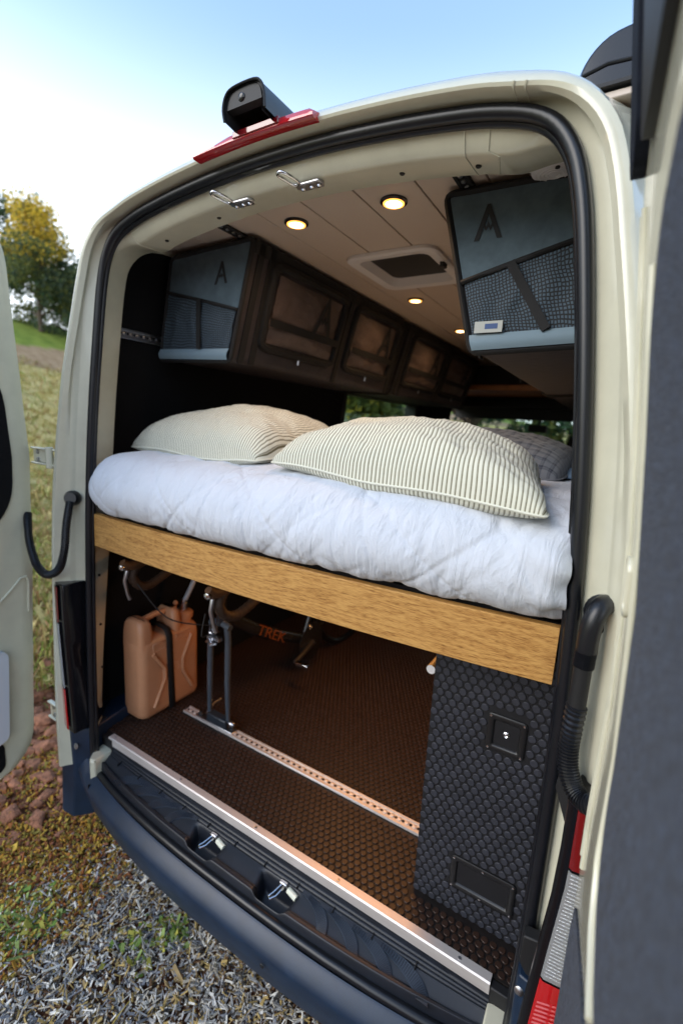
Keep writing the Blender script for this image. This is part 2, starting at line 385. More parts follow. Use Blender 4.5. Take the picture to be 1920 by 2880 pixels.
GRN = [flat('leaf_green', (.12, .20, .04)), flat('leaf_pale_green', (.26, .34, .11)), flat('leaf_yellow_green', (.36, .34, .07))]
def reg_weed(rng):
    cs = ((-.94, -.24, .05), (-.85, -.33, .05), (-.80, -.26, .04), (-.46, -.10, .04), (-.38, -.01, .03), (-1.9, .1, .16), (-2.5, .6, .25), (-3.4, 1.2, .4), (-4.6, 1.9, .5), (-2.3, .25, .2))
    c = cs[rng.integers(len(cs))]
    return c[0]+rng.normal(0, c[2]), c[1]+rng.normal(0, c[2])
scatter('low_weeds', 800, reg_weed, (.022, .011, .0012), GRN, 9, 'small patches of green weeds among chips and stones', up=.6, lift=.008)
GRASSM = [flat('grass_straw', (.58, .46, .19)), flat('grass_olive', (.32, .29, .08)), flat('grass_green', (.22, .26, .05)), flat('grass_brown', (.36, .20, .09))]
def reg_grass(rng):
    while True:
        tt = rng.uniform(0, 1)**1.6; dist = 2.2+14*tt
        a = rng.uniform(2.45, 3.02)
        x = .777+dist*math.cos(a)*1.0; y = -.915+dist*math.sin(a)
        if x < -2.2: return x, y
scatter('meadow_grass', 30000, reg_grass, (.12, .012, .002), GRASSM, 13, 'dry yellow and green meadow grass on the bank beyond the van', up=.75, lift=.01)
# straw stalks and single stones
STRAW = flat('straw_stalk', (.55, .42, .12))
for k, (x, y, a, L, lab) in enumerate(((-.12, -.50, 1.2, .16, 'yellow straw stalk lying loose on the chips nearest the camera'), (-.42, -.47, 2.1, .13, 'short dry straw lying across the chips at the lower left'), (-.30, -.33, 1.75, .11, 'thin straw lying on chips close behind the bumper'))):
    z = gh(x, y)+.022
    p = MB().tube([(x, y, z), (x+math.cos(a)*L*.5, y+math.sin(a)*L*.5, z+.012), (x+math.cos(a)*L, y+math.sin(a)*L, z+.004)], [.0022, .002, .001], 5).build('straw_stalk', STRAW)
    tag(p, lab, 'stalk', 'straw stalks on the chips')
ROCKM = mat('red_rock', (.23, .098, .054), .95, bump=(70, 1.0, .010), vary=(24, .65))
def rockmesh(seed, r):
    import bmesh
    rr = random.Random(seed); bm = bmesh.new(); sx, sy, sz = rr.uniform(.8, 1.35), rr.uniform(.7, 1.1), rr.uniform(.45, .7)
    for k in range(22):
        v = Vector((rr.gauss(0, 1), rr.gauss(0, 1), rr.gauss(0, 1))).normalized()*r*rr.uniform(.82, 1.05)
        bm.verts.new((v.x*sx, v.y*sy, v.z*sz))
    res = bmesh.ops.convex_hull(bm, input=bm.verts)
    bmesh.ops.bevel(bm, geom=[e for e in bm.edges], offset=r*.04, segments=1, affect='EDGES')
    V = [tuple(v.co) for v in bm.verts]; bm.verts.index_update(); F = [tuple(v.index for v in f.verts) for f in bm.faces]; bm.free()
    return V, F
def rock(x, y, r, seed, lab):
    V, F = rockmesh(seed, r); z = gh(x, y)
    mb = MB().add([(x+a, y+b, z+c+r*.22) for a, b, c in V], F)
    tag(mb.build('rock', ROCKM, smooth=0), lab, 'rock', 'red stones on the ground')
for k, (x, y, r, lab) in enumerate(((-.86, -.28, .020, 'small brick red stone lying among the green weeds'), (-1.12, -.02, .034, 'red stone on ochre moss below the bumper corner'), (-1.33, .10, .040, 'angular red stone under the lower door hinge'),
        (-1.02, -.10, .022, 'little rust stone at the edge of the moss'), (-1.72, .22, .075, 'broad red rock in the soil between left door and lamp'), (-1.95, .33, .10, 'large flat red rock midway between door and van'), (-2.28, .42, .11, 'largest red brown rock farther back in the gap'),
        (-2.6, .66, .11, 'dull red rock where the weeds begin beyond the gap'), (-.52, -.22, .015, 'single small red chip of stone close to the bumper'))):
    rock(x, y, r, k*3+1, lab)
rub = MB(); rr_ = random.Random(5); rcache = [rockmesh(1000+k, 1.0) for k in range(40)]
for k in range(800):
    x = -1.22-abs(rr_.gauss(0, .9)); y = .04-(x+1.25)*.40+rr_.gauss(0, .20); r = .007+.055*rr_.random()**3.5
    V, F = rcache[k % 40]; z = gh(x, y); rub.add([(x+a*r, y+b*r, z+c*r+r*.15) for a, b, c in V], F)
for k in range(130):
    x = rr_.uniform(-1.5, -.5); y = rr_.uniform(-.6, .15); r = .004+.010*rr_.random()**2
    V, F = rockmesh(2000+k, r); z = gh(x, y)+.008; rub.add([(x+a, y+b, z+c+r*.3) for a, b, c in V], F)
ro = rub.build('rubble', ROCKM, smooth=0); ro['kind'] = 'stuff'; ro['label'] = 'broken red rubble on the soil beside the van'

# ================================================================== TREES
LEAFM = {}
def leafmat(n, c):
    M = mat(n, c, .6, vary=(3, .4)); p = M.node_tree.nodes['Principled BSDF']
    p.inputs['Subsurface Weight'].default_value = 0
    t = M.node_tree; tr = nd(t, 'ShaderNodeBsdfTranslucent'); tr.inputs[0].default_value = (*[min(1, x*1.6) for x in c], 1)
    ms = nd(t, 'ShaderNodeMixShader'); ms.inputs[0].default_value = .4
    t.links.new(p.outputs[0], ms.inputs[1]); t.links.new(tr.outputs[0], ms.inputs[2]); t.links.new(ms.outputs[0], t.nodes['Material Output'].inputs[0])
    return M
L_Y = leafmat('leaf_sunlit_gold', (.58, .42, .05)); L_G = leafmat('leaf_mid_green', (.12, .15, .045)); L_D = leafmat('leaf_dark_green', (.055, .085, .045)); L_O = leafmat('leaf_olive', (.16, .17, .04)); L_T = leafmat('leaf_teal', (.05, .115, .06))
BARK = mat('bark', (.09, .065, .045), .9, bump=(30, .8, .02))
def tree(x, y, h, w, nleaf, mats, lab, name='tree', leaf=.10, seed=1, base=.18, tops=None, dens=1.):
    rng = np.random.default_rng(seed); z0 = gh(x, y)-.05
    root = thing(name, lab, 'tree', (x, y, z0))
    tb = MB(); tb.tube([(x+.06*k*math.sin(k+seed), y, z0+h*.75*k/5) for k in range(6)], [h*.022*(1-k/6.5) for k in range(6)], 8)
    cl = []
    for k in range(38):
        a = rng.uniform(0, 2*PI); hh = base+(1-base)*rng.uniform(0, 1)**.85; rad = w*.5*(.25+.75*math.sin(min(1, (1.04-hh)*1.5)*PI/2))*rng.uniform(.25, 1)
        c = Vector((x+rad*math.cos(a), y+rad*math.sin(a), z0+h*hh)); cl.append((c, w*rng.uniform(.13, .25), hh))
        s = Vector((x, y, z0+h*hh*.62)); tb.tube([s, (s+c)/2+Vector((0, 0, h*.03)), c], [h*.008, h*.005, h*.002], 5)
    tb.build('trunk', BARK, root)
    V = []; F = []; mi = []
    for i in range(nleaf):
        c, r, hh = cl[rng.integers(len(cl))]
        dv = Vector(rng.normal(0, 1, 3)); dv.normalize(); q = c+dv*r*rng.uniform(.2, 1)**.5*Vector((1, 1, .8)).length/1.6
        q = c+Vector((dv.x, dv.y, dv.z*.75))*r*rng.uniform(.1, 1)**.45
        if q.z < z0+.03: q.z = z0+.03+rng.uniform(0, .3)
        e1 = Vector(rng.normal(0, 1, 3)).normalized(); e2 = e1.orthogonal().normalized(); L = leaf*rng.uniform(.5, 1.3)
        b = len(V); V += [q-e1*L, q+e2*L*.5, q+e1*L, q-e2*L*.5]; F.append((b, b+1, b+2, b+3))
        wts = mats(hh+rng.normal(0, .08), rng); mi.append(wts)
    me = bpy.data.meshes.new('crown'); me.from_pydata(V, [], F); me.update()
    for q in (L_Y, L_G, L_D, L_O, L_T): me.materials.append(q)
    me.polygons.foreach_set('material_index', mi)
    o = bpy.data.objects.new('crown', me); COL.objects.link(o); adopt(o, root)
    return root
def m_sunlit_top(hh, rng): return 0 if (hh > .62 and rng.random() < .8) else (3 if rng.random() < .3 else (1 if rng.random() < .5 else 2))  # warm sunlight on the upper crown put into the leaf colour
def m_dark(hh, rng): return 2 if rng.random() < .6 else (1 if rng.random() < .7 else 4)
def m_teal(hh, rng): return 4 if rng.random() < .55 else (1 if rng.random() < .5 else (3 if rng.random() < .6 else 2))
def m_olive(hh, rng): return 3 if rng.random() < .6 else (1 if rng.random() < .6 else 0)
VD = Vector((-.829, .559, 0))          # view direction to the left edge of the picture on the ground
tree(-16.9, 7.9, 3.9, 2.8, 13000, m_sunlit_top, 'tall tree with sunlit golden top and dark lower leaves on the bank', seed=4, leaf=.060, base=.03)
tree(-16.5, 8.75, 2.7, 2.5, 13000, m_dark, 'dark green bushy tree right of the golden one, down to the grass', seed=8, leaf=.055, base=.05)
tree(-15.4, 8.75, 1.1, 1.2, 5000, m_olive, 'low olive bush at the foot of the dark tree beside the van', 'bush', seed=12, leaf=.045, base=.1)
tree(-18.4, 7.2, 3.6, 3.0, 9000, m_dark, 'dark tree at the far left behind the golden one', seed=15, leaf=.06, base=.05)
for k, (x, y, h, ww, mm, lab) in enumerate(((2.6, 15., 5.2, 4.6, m_teal, 'green tree seen through the windscreen behind the headrest'), (-.7, 16.5, 6.0, 5.0, m_teal, 'green tree seen through the windscreen beside the mirror'),
        (-4.4, 17, 5.5, 4.8, m_dark, 'dark tree ahead of the van, seen past the pillows'), (5.4, 18, 6, 5, m_dark, 'dark tree ahead of the van to the right'), (-5.2, 8.6, 2.6, 2.6, m_olive, 'olive bush outside the left side window'), (-8.0, 12.5, 3.6, 3.6, m_dark, 'dark bush farther off outside the left side window'))):
    tree(x, y, h*1.5, ww*1.35, 9000, mm, lab, seed=31+k, leaf=.15, base=.02)
# ================================================================== VAN
VAN = thing('camper_van', 'cream camper van with its rear doors wide open, black bumper and fitted interior', 'van', (0, 2.6, GZ))
SH = [(.742, -.10, -.05), (.746, .02, -.048), (.749, .20, -.044), (.749, .55, -.035), (.742, .82, -.028), (.728, 1.05, -.022), (.708, 1.25, -.016), (.682, 1.45, -.009), (.660, 1.58, -.005),
      (.632, 1.664, -.002), (.585, 1.718, 0), (.50, 1.748, 0), (.38, 1.767, 0), (.25, 1.78, 0), (.12, 1.788, 0), (0, 1.79, 0)]
def half(n=72):
    P = [interp(SH, i/n) for i in range(n+1)]; return P
HP = half(); NH = len(HP)
def normals():
    out = []
    for i in range(NH):
        a = HP[max(0, i-1)]; b = HP[min(NH-1, i+1)]; t = np.array([b[0]-a[0], b[1]-a[1]]); t /= np.linalg.norm(t)
        nn = np.array([t[1], -t[0]])
        if i == NH-1: nn = np.array([0., 1.])
        out.append(nn)
    return out
HN = normals()
def topw(i):
    """0 on the side pillars, 1 on the header"""
    x, z = HP[i][0], HP[i][1]
    return float(np.clip((i/(NH-1)-.56)/.16, 0, 1))
def ring(fs, ft, absY=None):
    """fs(z)->(o,dy) on the pillars, ft on the header, blended round the corner; full loop right-bottom..top..left-bottom"""
    R = []
    for i in range(NH):
        w_ = topw(i); w_ = w_*w_*(3-2*w_); z = HP[i][1]
        a = fs(z) if callable(fs) else fs; b = ft
        o_ = a[0]*(1-w_)+b[0]*w_; dy = a[1]*(1-w_)+b[1]*w_
        y = HP[i][2]+dy if absY is None else absY
        R.append((HP[i][0]+HN[i][0]*o_, y, HP[i][1]+HN[i][1]*o_))
    L = [(-x, y, z) for x, y, z in R[:-1]]
    return R+L[::-1]
T = lambda *p: (lambda z: lerp_tab(p, z))
fdep = T((-.1, .032), (.3, .05), (.8, .085), (2, .085))
rid = T((0, .095), (.7, .093), (1.0, .083), (1.3, .066), (1.5, .054), (1.65, .048))
ridy = T((0, -.088), (.9, -.085), (1.3, -.075), (1.6, -.055))
outr = T((0, .235), (1.0, .215), (1.3, .165), (1.5, .115), (1.65, .092))
outr2 = T((0, .235), (1.0, .215), (1.3, .195), (1.5, .178), (1.65, .165))
body = MB()
rings = [
    ring(lambda z: (.11, fdep(z)+.012), (.02, .135)),
    ring(lambda z: (.038, fdep(z)+.006), (-.036, .124)),
    ring(lambda z: (.033, fdep(z)), (-.042, .118)),
    ring(lambda z: (.016, .02), (-.048, .036)),
    ring(lambda z: (.010, .010), (-.044, .026)),
    ring((-.006, .002), (-.014, .002)),
    ring((.010, .0), (.008, 0.)),
    ring((.030, -.012), (.009, -.002)),
    ring((.050, -.030), (.0095, -.004)),
    ring((.0535, -.034), (.010, -.008)),
    ring((.0565, -.044), (.0105, -.016)),
    ring(lambda z: (.062, -.048), (.011, -.026)),
    ring(lambda z: (rid(z)-.012, ridy(z)+.016), (.0115, -.042)),
    ring(lambda z: (rid(z)-.004, ridy(z)+.002), (.0135, -.050)),
    ring(lambda z: (rid(z)+.006, ridy(z)), (.018, -.053)),
    ring(lambda z: (rid(z)+.016, ridy(z)+.004), (.028, -.048)),
    ring(lambda z: (rid(z)*.55+outr(z)*.45, ridy(z)+.025), (.052, -.020)),
    ring(lambda z: (rid(z)*.2+outr(z)*.8, ridy(z)+.085), (.078, .05)),
    ring(lambda z: (outr2(z)-.012, ridy(z)+.17), (.105, .2)),
    ring(lambda z: (outr2(z)+.002, ridy(z)+.30), (.125, .34)),
    ring(lambda z: (outr2(z)+.004, 0), (.16, 0), absY=.8)]
body.loft(rings, closed=False)
# roof and flanks on to the cab; the left flank leaves a window opening
last = rings[-1]
n2 = len(last)
def flank(y0, y1, keep):
    A = [(x, y0, z) for x, y, z in last]; B = [(x, y1, z) for x, y, z in last]
    b = len(body.v); body.v += A+B
    for j in range(n2-1):
        zc = (A[j][2]+A[j+1][2])/2
        if keep(A[j][0], zc): body.f.append((b+j, b+j+1, b+n2+j+1, b+n2+j))
flank(.8, 1.72, lambda x, z: True)
flank(1.72, 3.0, lambda x, z: not (x < -.5 and 1.02 < z < 1.42))
flank(3.0, 3.9, lambda x, z: True)
flank(3.9, 5.1, lambda x, z: not (.85 < z < 1.45))
body.build('body_shell', PAINT, VAN, smooth=40)
def bow(x): return .062*(abs(x)/.74)**2.6
# door seal: right pillar, header, left pillar and along the sill
rp = ring((0.002, -.012), (-.002, -.010))
botm = [(.735, -.058, -.115)]+[(x, -.125+bow(x), -.101-.012*(x/.7)**4) for x in (.70, .64, .55, .45, .33, .2, .08)]
path = rp+[(-x, y, z) for x, y, z in botm]+[(x, y, z) for x, y, z in botm[::-1]]
sm = MB(); sm.tube(path, .0135, 8, closed=True)
rp2 = ring((-.010, -.004), (-.016, -.002)); sm.tube(rp2, .006, 6)
sm.build('door_seal', RUB, VAN, smooth=60)
# small holes / plugs in the left pillar and header
for (x, y, z) in ((-.735, .03, 1.365), (-.738, .03, 1.315), (-.758, .02, .99), (-.765, .02, .90), (-.77, .0, .62), (-.775, .0, .43), (-.775, .0, .26), (-.772, 0., .05)):
    MB().lathe((x+.004, y, z), (1, -.5, 0), [(.005, 0), (.004, .003)], 10).build('hole_plug', BLK, VAN)
for x in (.29, .455, -.47, -.255):
    zc = lerp_tab(((0, 1.748), (.25, 1.738), (.38, 1.725), (.5, 1.706)), abs(x))
    MB().lathe((x, .075, zc-.0025), (0, 0, -1), [(.0065, 0), (.005, .003)], 10).build('hole_plug', BLK, VAN)
for x in (.36, .415, .565):
    pass
# header door catches: zinc plate with three rivets, a hook loop
for cx in (-.135, .075):
    zb = 1.742
    pl = MB(); pl.prism([(cx-.034, .026, zb-.009), (cx+.030, .026, zb-.009), (cx+.036, .040, zb-.009), (cx+.028, .056, zb-.009), (cx-.024, .056, zb-.009), (cx-.038, .042, zb-.009)], (0, 0, .006))
    c = pl.build('door_catch', STEEL, VAN, bevel=.002)
    e1 = Vector((-.35, -.90, .12)).normalized(); e2 = Vector((.90, -.35, 0)).normalized(); o_ = Vector((cx-.022, .022, zb-.008))
    LP_ = [o_+e1*(.026+.026*math.copysign(abs(math.cos(a))**.55, math.cos(a)))+e2*.0115*math.copysign(abs(math.sin(a))**.55, math.sin(a)) for a in [2*PI*k/32 for k in range(32)]]
    MB().tube([tuple(p) for p in LP_], .0036, 8, closed=True).build('hook_loop', CHROME, c, smooth=60)
    for q in (-.020, .004, .024): MB().lathe((cx+q, .040, zb-.010), (0, 0, -1), [(.006, 0), (.006, .003), (.003, .005)], 10).build('rivet', CHROME, c)

# ---- interior
CZ = 1.781
WT = ((-.02, .868), (1.0, .865), (1.45, .82), (1.79, .742))
def wx(z): return lerp_tab(WT, z)
zs = [-.02, .3, .6, .9, 1.02, 1.2, 1.42, 1.5, 1.65, 1.79]
for sgn, nm in ((-1, 'wall_panel'), (1, 'wall_panel')):
    mb = MB()
    def strip(y0, y1, zl, t=.012):
        for a, b in zip(zl[:-1], zl[1:]):
            mb.add([(sgn*(wx(z)+q), y, z) for z in (a, b) for y in (y0, y1) for q in (0, t)], [(0, 1, 3, 2), (4, 6, 7, 5), (0, 2, 6, 4), (1, 5, 7, 3), (0, 4, 5, 1), (2, 3, 7, 6)])
    if sgn < 0:
        strip(.05, 1.72, zs); strip(1.72, 2.95, [z for z in zs if z <= 1.02]); strip(1.72, 2.95, [z for z in zs if z >= 1.42]); strip(2.95, 3.9, zs)
    else: strip(.05, 3.9, zs)
    mb.build(nm, CARPET, VAN, smooth=30)
wf = MB()
for (y0, y1, z0, z1) in ((1.71, 1.75, 1.0, 1.44), (2.92, 2.96, 1.0, 1.44), (1.752, 2.918, 1.0, 1.03), (1.752, 2.918, 1.405, 1.44)):
    wf.add([(-(wx(z)+q), y, z) for z in (z0, z1) for y in (y0, y1) for q in (-.012, .09)], [(0, 1, 3, 2), (4, 6, 7, 5), (0, 2, 6, 4), (1, 5, 7, 3), (0, 4, 5, 1), (2, 3, 7, 6)])
win = wf.build('side_window', BLK, VAN, bevel=.004)
GP = bpy.data.materials.new('tinted_pane'); GP.use_nodes = True
_t = GP.node_tree; _t.nodes.remove(_t.nodes['Principled BSDF'])
_a = nd(_t, 'ShaderNodeBsdfTransparent'); _a.inputs[0].default_value = (.62, .72, .66, 1); _g = nd(_t, 'ShaderNodeBsdfGlossy'); _g.inputs['Roughness'].default_value = .02
_m = nd(_t, 'ShaderNodeMixShader'); _m.inputs[0].default_value = .06
_t.links.new(_a.outputs[0], _m.inputs[1]); _t.links.new(_g.outputs[0], _m.inputs[2]); _t.links.new(_m.outputs[0], _t.nodes['Material Output'].inputs[0])
MB().box(-.905, -.900, 1.74, 2.93, 1.01, 1.43).build('pane', GP, win)
# ceiling planks with open joints
edges = [-.742, -.697+.0, -.538, -.379, -.22, -.061, .098, .257, .416, .575, .742]
edges = [-.742, -.695, -.536, -.378, -.2195, -.0605, .0985, .257, .4165, .575, .742]
HX0, HX1, HY0, HY1 = -.155, .160, .585, .945
for a, b in zip(edges[:-1], edges[1:]):
    a_, b_ = a+.002, b-.002
    mb = MB()
    if b_ < HX0 or a_ > HX1: mb.box(a_, b_, .10, 3.25, CZ, CZ+.012)
    else:
        mb.box(a_, b_, .10, HY0+.02, CZ, CZ+.012); mb.box(a_, b_, HY1-.02, 3.25, CZ, CZ+.012)
        if a_ < HX0: mb.box(a_, HX0+.02, HY0+.02, HY1-.02, CZ, CZ+.012)
        if b_ > HX1: mb.box(HX1-.02, b_, HY0+.02, HY1-.02, CZ, CZ+.012)
    mb.build('ceiling_plank', PLANK, VAN, bevel=.0015, seg=1)
MB().box(-.76, .76, .09, 3.3, CZ+.016, CZ+.022).build('ceiling_backing', BLK, VAN)
# ceiling airline tracks
def airline(name, p0, p1, nrm, width, mt, nh, parent=VAN, rs=.007):
    p0 = Vector(p0); p1 = Vector(p1); t = (p1-p0).normalized(); nv = Vector(nrm).normalized(); s = t.cross(nv)
    L = (p1-p0).length; mb = MB(); c = (p0+p1)/2
    mb.obox(c+nv*.003, t, s, nv, L/2, width/2, .003)
    for q in (-1, 1): mb.obox(c+nv*.0075+s*q*(width/2-.004), t, s, nv, L/2, .004, .0015)
    tr = mb.build(name, mt, parent, bevel=.001, seg=1)
    hb = MB(); st = MB()
    for k in range(nh):
        q = p0+t*(L*(k+.5)/nh)
        hb.lathe(q+nv*.0062, nv, [(rs*(1 if mt is BLK else .62), 0), (rs*(.95 if mt is BLK else .58), .0008)], 10)
        st.lathe(q+t*(L*.5/nh)+nv*.0062, nv, [(rs*.95, 0), (rs*.8, .003), (rs*.3, .0042)], 8)
    hb.build('slot_row', BLK, tr); st.build('lip_row', STEEL if mt is BLK else mt, tr)
    return tr
for x in (-.367, .367): airline('ceiling_track', (x, .11, CZ-.001), (x, 3.1, CZ-.001), (0, 0, -1), .034, BLK, 110)
wxn = Vector((.98, 0, .12))
airline('wall_track', (-(wx(1.478)-.001), .10, 1.478), (-(wx(1.478)-.001), 1.4, 1.478), (1, 0, .0), .034, STEEL, 48)
# recessed spot lights
WARM = mat('warm_lamp_disc', (1, .8, .55), .4, emit=((1., .66, .30), 3.2))
RIML = mat('amber_lamp_rim', (1, .6, .25), .4, emit=((1., .38, .06), .9))
for (x, y) in ((-.147, .279), (.171, .279), (-.131, 1.16), (-.131, 1.84), (.171, 1.16), (.171, 1.84), (.171, 2.6)):  # foremost right lamp is added, unseen, to warm the far bag and shelf
    s_ = MB().lathe((x, y, CZ+.002), (0, 0, -1), [(.024, 0), (.036, .001), (.036, .006), (.028, .0085), (.024, .005)], 28).build('ceiling_light', GLOSSBLK, VAN)
    MB().lathe((x, y, CZ-.0035), (0, 0, -1), [(.0255, 0), (.0245, .0045), (.012, .0055)], 28).build('lamp_lens', WARM, s_)
    MB().lathe((x, y, CZ-.0030), (0, 0, -1), [(.0285, 0), (.0280, .0048), (.0250, .0052)], 28).build('lamp_rim', RIML, s_)
    L = bpy.data.lights.new('lamp_glow', 'SPOT'); L.energy = 1.5; L.color = (1, .60, .30); L.spot_size = math.radians(150); L.spot_blend = .9; L.shadow_soft_size = .025
    lo = bpy.data.objects.new('lamp_glow', L); COL.objects.link(lo); lo.location = (x, y, CZ-.013); lo.parent = s_
    lo.matrix_parent_inverse = Matrix.Translation(Vector((0, 0, 0)))
# roof hatch: white frame, sloping well, dark glass
hm = MB()
def rr(x0, x1, y0, y1, z, r, n=6):
    out = []
    for cx, cy, a0 in ((x1-r, y1-r, 0), (x0+r, y1-r, 90), (x0+r, y0+r, 180), (x1-r, y0+r, 270)):
        for k in range(n+1):
            a = math.radians(a0+90*k/n); out.append((cx+r*math.cos(a), cy+r*math.sin(a), z))
    return out
hm.loft([rr(HX0-.012, HX1+.012, HY0-.012, HY1+.012, CZ-.0005, .05), rr(HX0-.012, HX1+.012, HY0-.012, HY1+.012, CZ-.010, .05), rr(HX0-.004, HX1+.004, HY0-.004, HY1+.004, CZ-.016, .045), rr(HX0+.026, HX1-.026, HY0+.026, HY1-.026, CZ-.013, .035), rr(HX0+.055, HX1-.055, HY0+.055, HY1-.055, CZ+.055, .03), rr(HX0+.06, HX1-.06, HY0+.06, HY1-.06, CZ+.062, .03)])
hatch = hm.build('roof_hatch', WHITEP, VAN, smooth=40)
MB().box(HX0+.02, HX1-.02, HY0+.02, HY1-.02, CZ+.064, CZ+.070).build('hatch_pane', GLASS, hatch)
MB().box(HX1-.012, HX1+.004, .70, .735, CZ-.030, CZ-.013).build('hatch_latch', BLK, hatch, bevel=.003)
# floor with coin rubber, sill strip
MB().box(-.868, .868, .0, 4.6, -.03, -.002).build('floor_sheet', COINFB, VAN)
def coins(name, mt, parent, org, U, V_, NRM, x0, x1, y0, y1, pitch, r, h, skip=None, seg=10):
    mb = MB(); U = Vector(U); V_ = Vector(V_); NRM = Vector(NRM); org = Vector(org)
    j = 0; y = y0+r
    while y < y1-r:
        x = x0+r+(pitch/2 if j % 2 else 0)
        while x < x1-r:
            if not (skip and skip(x, y)):
                c = org+U*x+V_*y; b = len(mb.v)
                for rr_, hh in ((r, 0), (r*.95, h*.75), (r*.86, h)):
                    for k in range(seg):
                        a = 2*PI*k/seg; mb.v.append(tuple(c+U*rr_*math.cos(a)+V_*rr_*math.sin(a)+NRM*hh))
                for q in range(2):
                    for k in range(seg):
                        kk = (k+1) % seg; mb.f.append((b+q*seg+k, b+q*seg+kk, b+(q+1)*seg+kk, b+(q+1)*seg+k))
                mb.f.append(tuple(b+2*seg+k for k in range(seg)))
            x += pitch
        y += pitch*.866; j += 1
    return mb.build(name, mt, parent, smooth=30, kind='stuff')
coins('floor_coin_studs', COINF, VAN, (0, 0, -.002), (1, 0, 0), (0, 1, 0), (0, 0, 1), -.86, .46, .004, 1.9, .0205, .0086, .0030, skip=lambda x, y: .243 < y < .285 and x > -.63)
coins('sill_coin_studs', COINF, VAN, (0, 0, -.002), (1, 0, 0), (0, 1, 0), (0, 0, 1), .455, .745, .004, .086, .0205, .0086, .0030)
ss = MB(); prof = [(0.002, .0005), (.002, .003), (-.018, .003), (-.0215, .0), (-.0215, -.027), (-.0185, -.027), (-.0185, -.0005)]
ss.loft([[(x, y, z) for y, z in prof] for x in np.linspace(-.715, .692, 12)], True, True, True)
st = ss.build('sill_strip', ALU, VAN, smooth=25)
for x in (-.69, -.33, .0, .29, .62):
    MB().lathe((x, -.009, .003), (0, 0, 1), [(.0042, 0), (.004, .0012), (.001, .0006)], 10).build('screw', STEEL, st)
ft = airline('floor_track', (-.62, .262, -.001), (.47, .262, -.001), (0, 0, 1), .040, ALU, 44, rs=.0082)
# cab end: bulkhead frame, overhead shelf, windscreen surround, mirror, seat
MB().box(-.74, .74, 3.26, 3.30, 1.62, 1.80).build('overhead_fascia', BLK, VAN)
MB().box(-.74, .74, 3.20, 3.29, 1.565, 1.612).build('shelf_edge', AMBER, VAN, bevel=.004)
MB().box(-.86, .86, 3.30, 4.15, 1.575, 1.60).build('overhead_shelf', AMBER, VAN)
MB().box(-.86, .86, 4.16, 4.2, 1.36, 1.80).build('headliner_front', BLK, VAN)
MB().box(-.88, .88, 3.95, 5.05, 1.47, 1.50).build('cab_headliner', BLK, VAN)
MB().box(-.90, .90, 4.5, 5.1, .60, .92).build('dashboard', BLK, VAN, bevel=.05)
MB().add([(-.85, 4.55, 1.47), (.85, 4.55, 1.47), (.85, 5.1, .90), (-.85, 5.1, .90)], [(0, 1, 2, 3)]).build('windscreen', GP, VAN, smooth=0)
mr = MB().box(-.09, .09, 4.15, 4.19, 1.24, 1.315).build('rear_view_mirror', BLK, VAN, bevel=.015)
MB().tube([(0, 4.20, 1.30), (0, 4.3, 1.40), (0, 4.35, 1.47)], .012, 8).build('mirror_stem', BLK, mr)
for x in (.46, -.46):
    stt = MB(); stt.loft([rr(x-.23, x+.23, 3.75, 3.9, .42, .05), rr(x-.25, x+.25, 3.72, 3.9, .75, .05), rr(x-.21, x+.21, 3.70, 3.82, 1.02, .05)], True, True, True)
    se = stt.build('seat', SEATM, VAN, smooth=40)
    hd = MB(); hd.loft([rr(x-.10, x+.10, 3.70, 3.80, 1.055, .03), rr(x-.13, x+.13, 3.69, 3.81, 1.12, .04), rr(x-.12, x+.12, 3.70, 3.80, 1.20, .04), rr(x-.08, x+.08, 3.72, 3.78, 1.235, .02)], True, True, True)
    hd.build('headrest', SEATM, se, smooth=50)
    for q in (-.05, .05): MB().tube([(x+q, 3.75, 1.0), (x+q, 3.75, 1.08)], .007, 8).build('headrest_post', STEEL, se)

# ---- bumper, step
bp = [(-.117, -.135), (-.131, -.116), (-.139, -.108), (-.146, -.112), (-.164, -.140), (-.170, -.150), (-.172, -.160), (-.140, -.28), (-.100, -.34), (-.07, -.36), (-.05, -.35)]
bm = MB()
X = np.linspace(-.95, .95, 77)
def bsec(x):
    ax = abs(x); up = 0
    e = max(0, ax-.74)/.21
    return [(x+math.copysign(.06*e, x)*0, y+bow(min(ax, .74))+.10*e**1.4, z+.13*(e**.8)*max(0, min(1, (z+.34)/.2))) for y, z in bp]
bm.loft([bsec(x) for x in X], False)
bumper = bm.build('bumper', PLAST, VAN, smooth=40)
for sx in (-1, 1):
    # corner piece rising beside the lamp foot
    cp = MB()
    sec = lambda z, o: [(sx*(.752+o), -.052, z), (sx*(.80+o), -.105, z), (sx*(.875+o*.7), -.112, z), (sx*(.945), -.055, z), (sx*.985, .06, z), (sx*.99, .25, z), (sx*.80, .25, z)]
    cp.loft([sec(-.34, .03), sec(-.20, .012), sec(-.10, 0), sec(.030, 0), sec(.042, .004)], True, False, True)
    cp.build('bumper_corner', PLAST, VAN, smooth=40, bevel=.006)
    MB().box(sx*.700-.0012, sx*.700+.0012, -.1145, -.108, -.165, -.13).build('bumper_joint', BLK, VAN)
    MB().lathe((sx*.79, -.10, -.02), (0, -1, .2), [(.011, 0), (.011, .003), (.006, .005)], 14).build('bumper_bolt', STEEL, VAN)
for sx in (-1, 1):
    MB().loft([[(sx*.692, -.024, z), (sx*.693, -.090, z), (sx*.715, -.098, z), (sx*.745, -.062, z), (sx*.752, -.02, z), (sx*.74, -.004, z)] for z in (-.13, -.060, -.046, -.042)], True, True, True).build('sill_corner', PAINT, VAN, smooth=30, bevel=.006)
MB().box(-.84, .84, .0, 4.9, -.30, -.032).build('underbody', BLK, VAN)
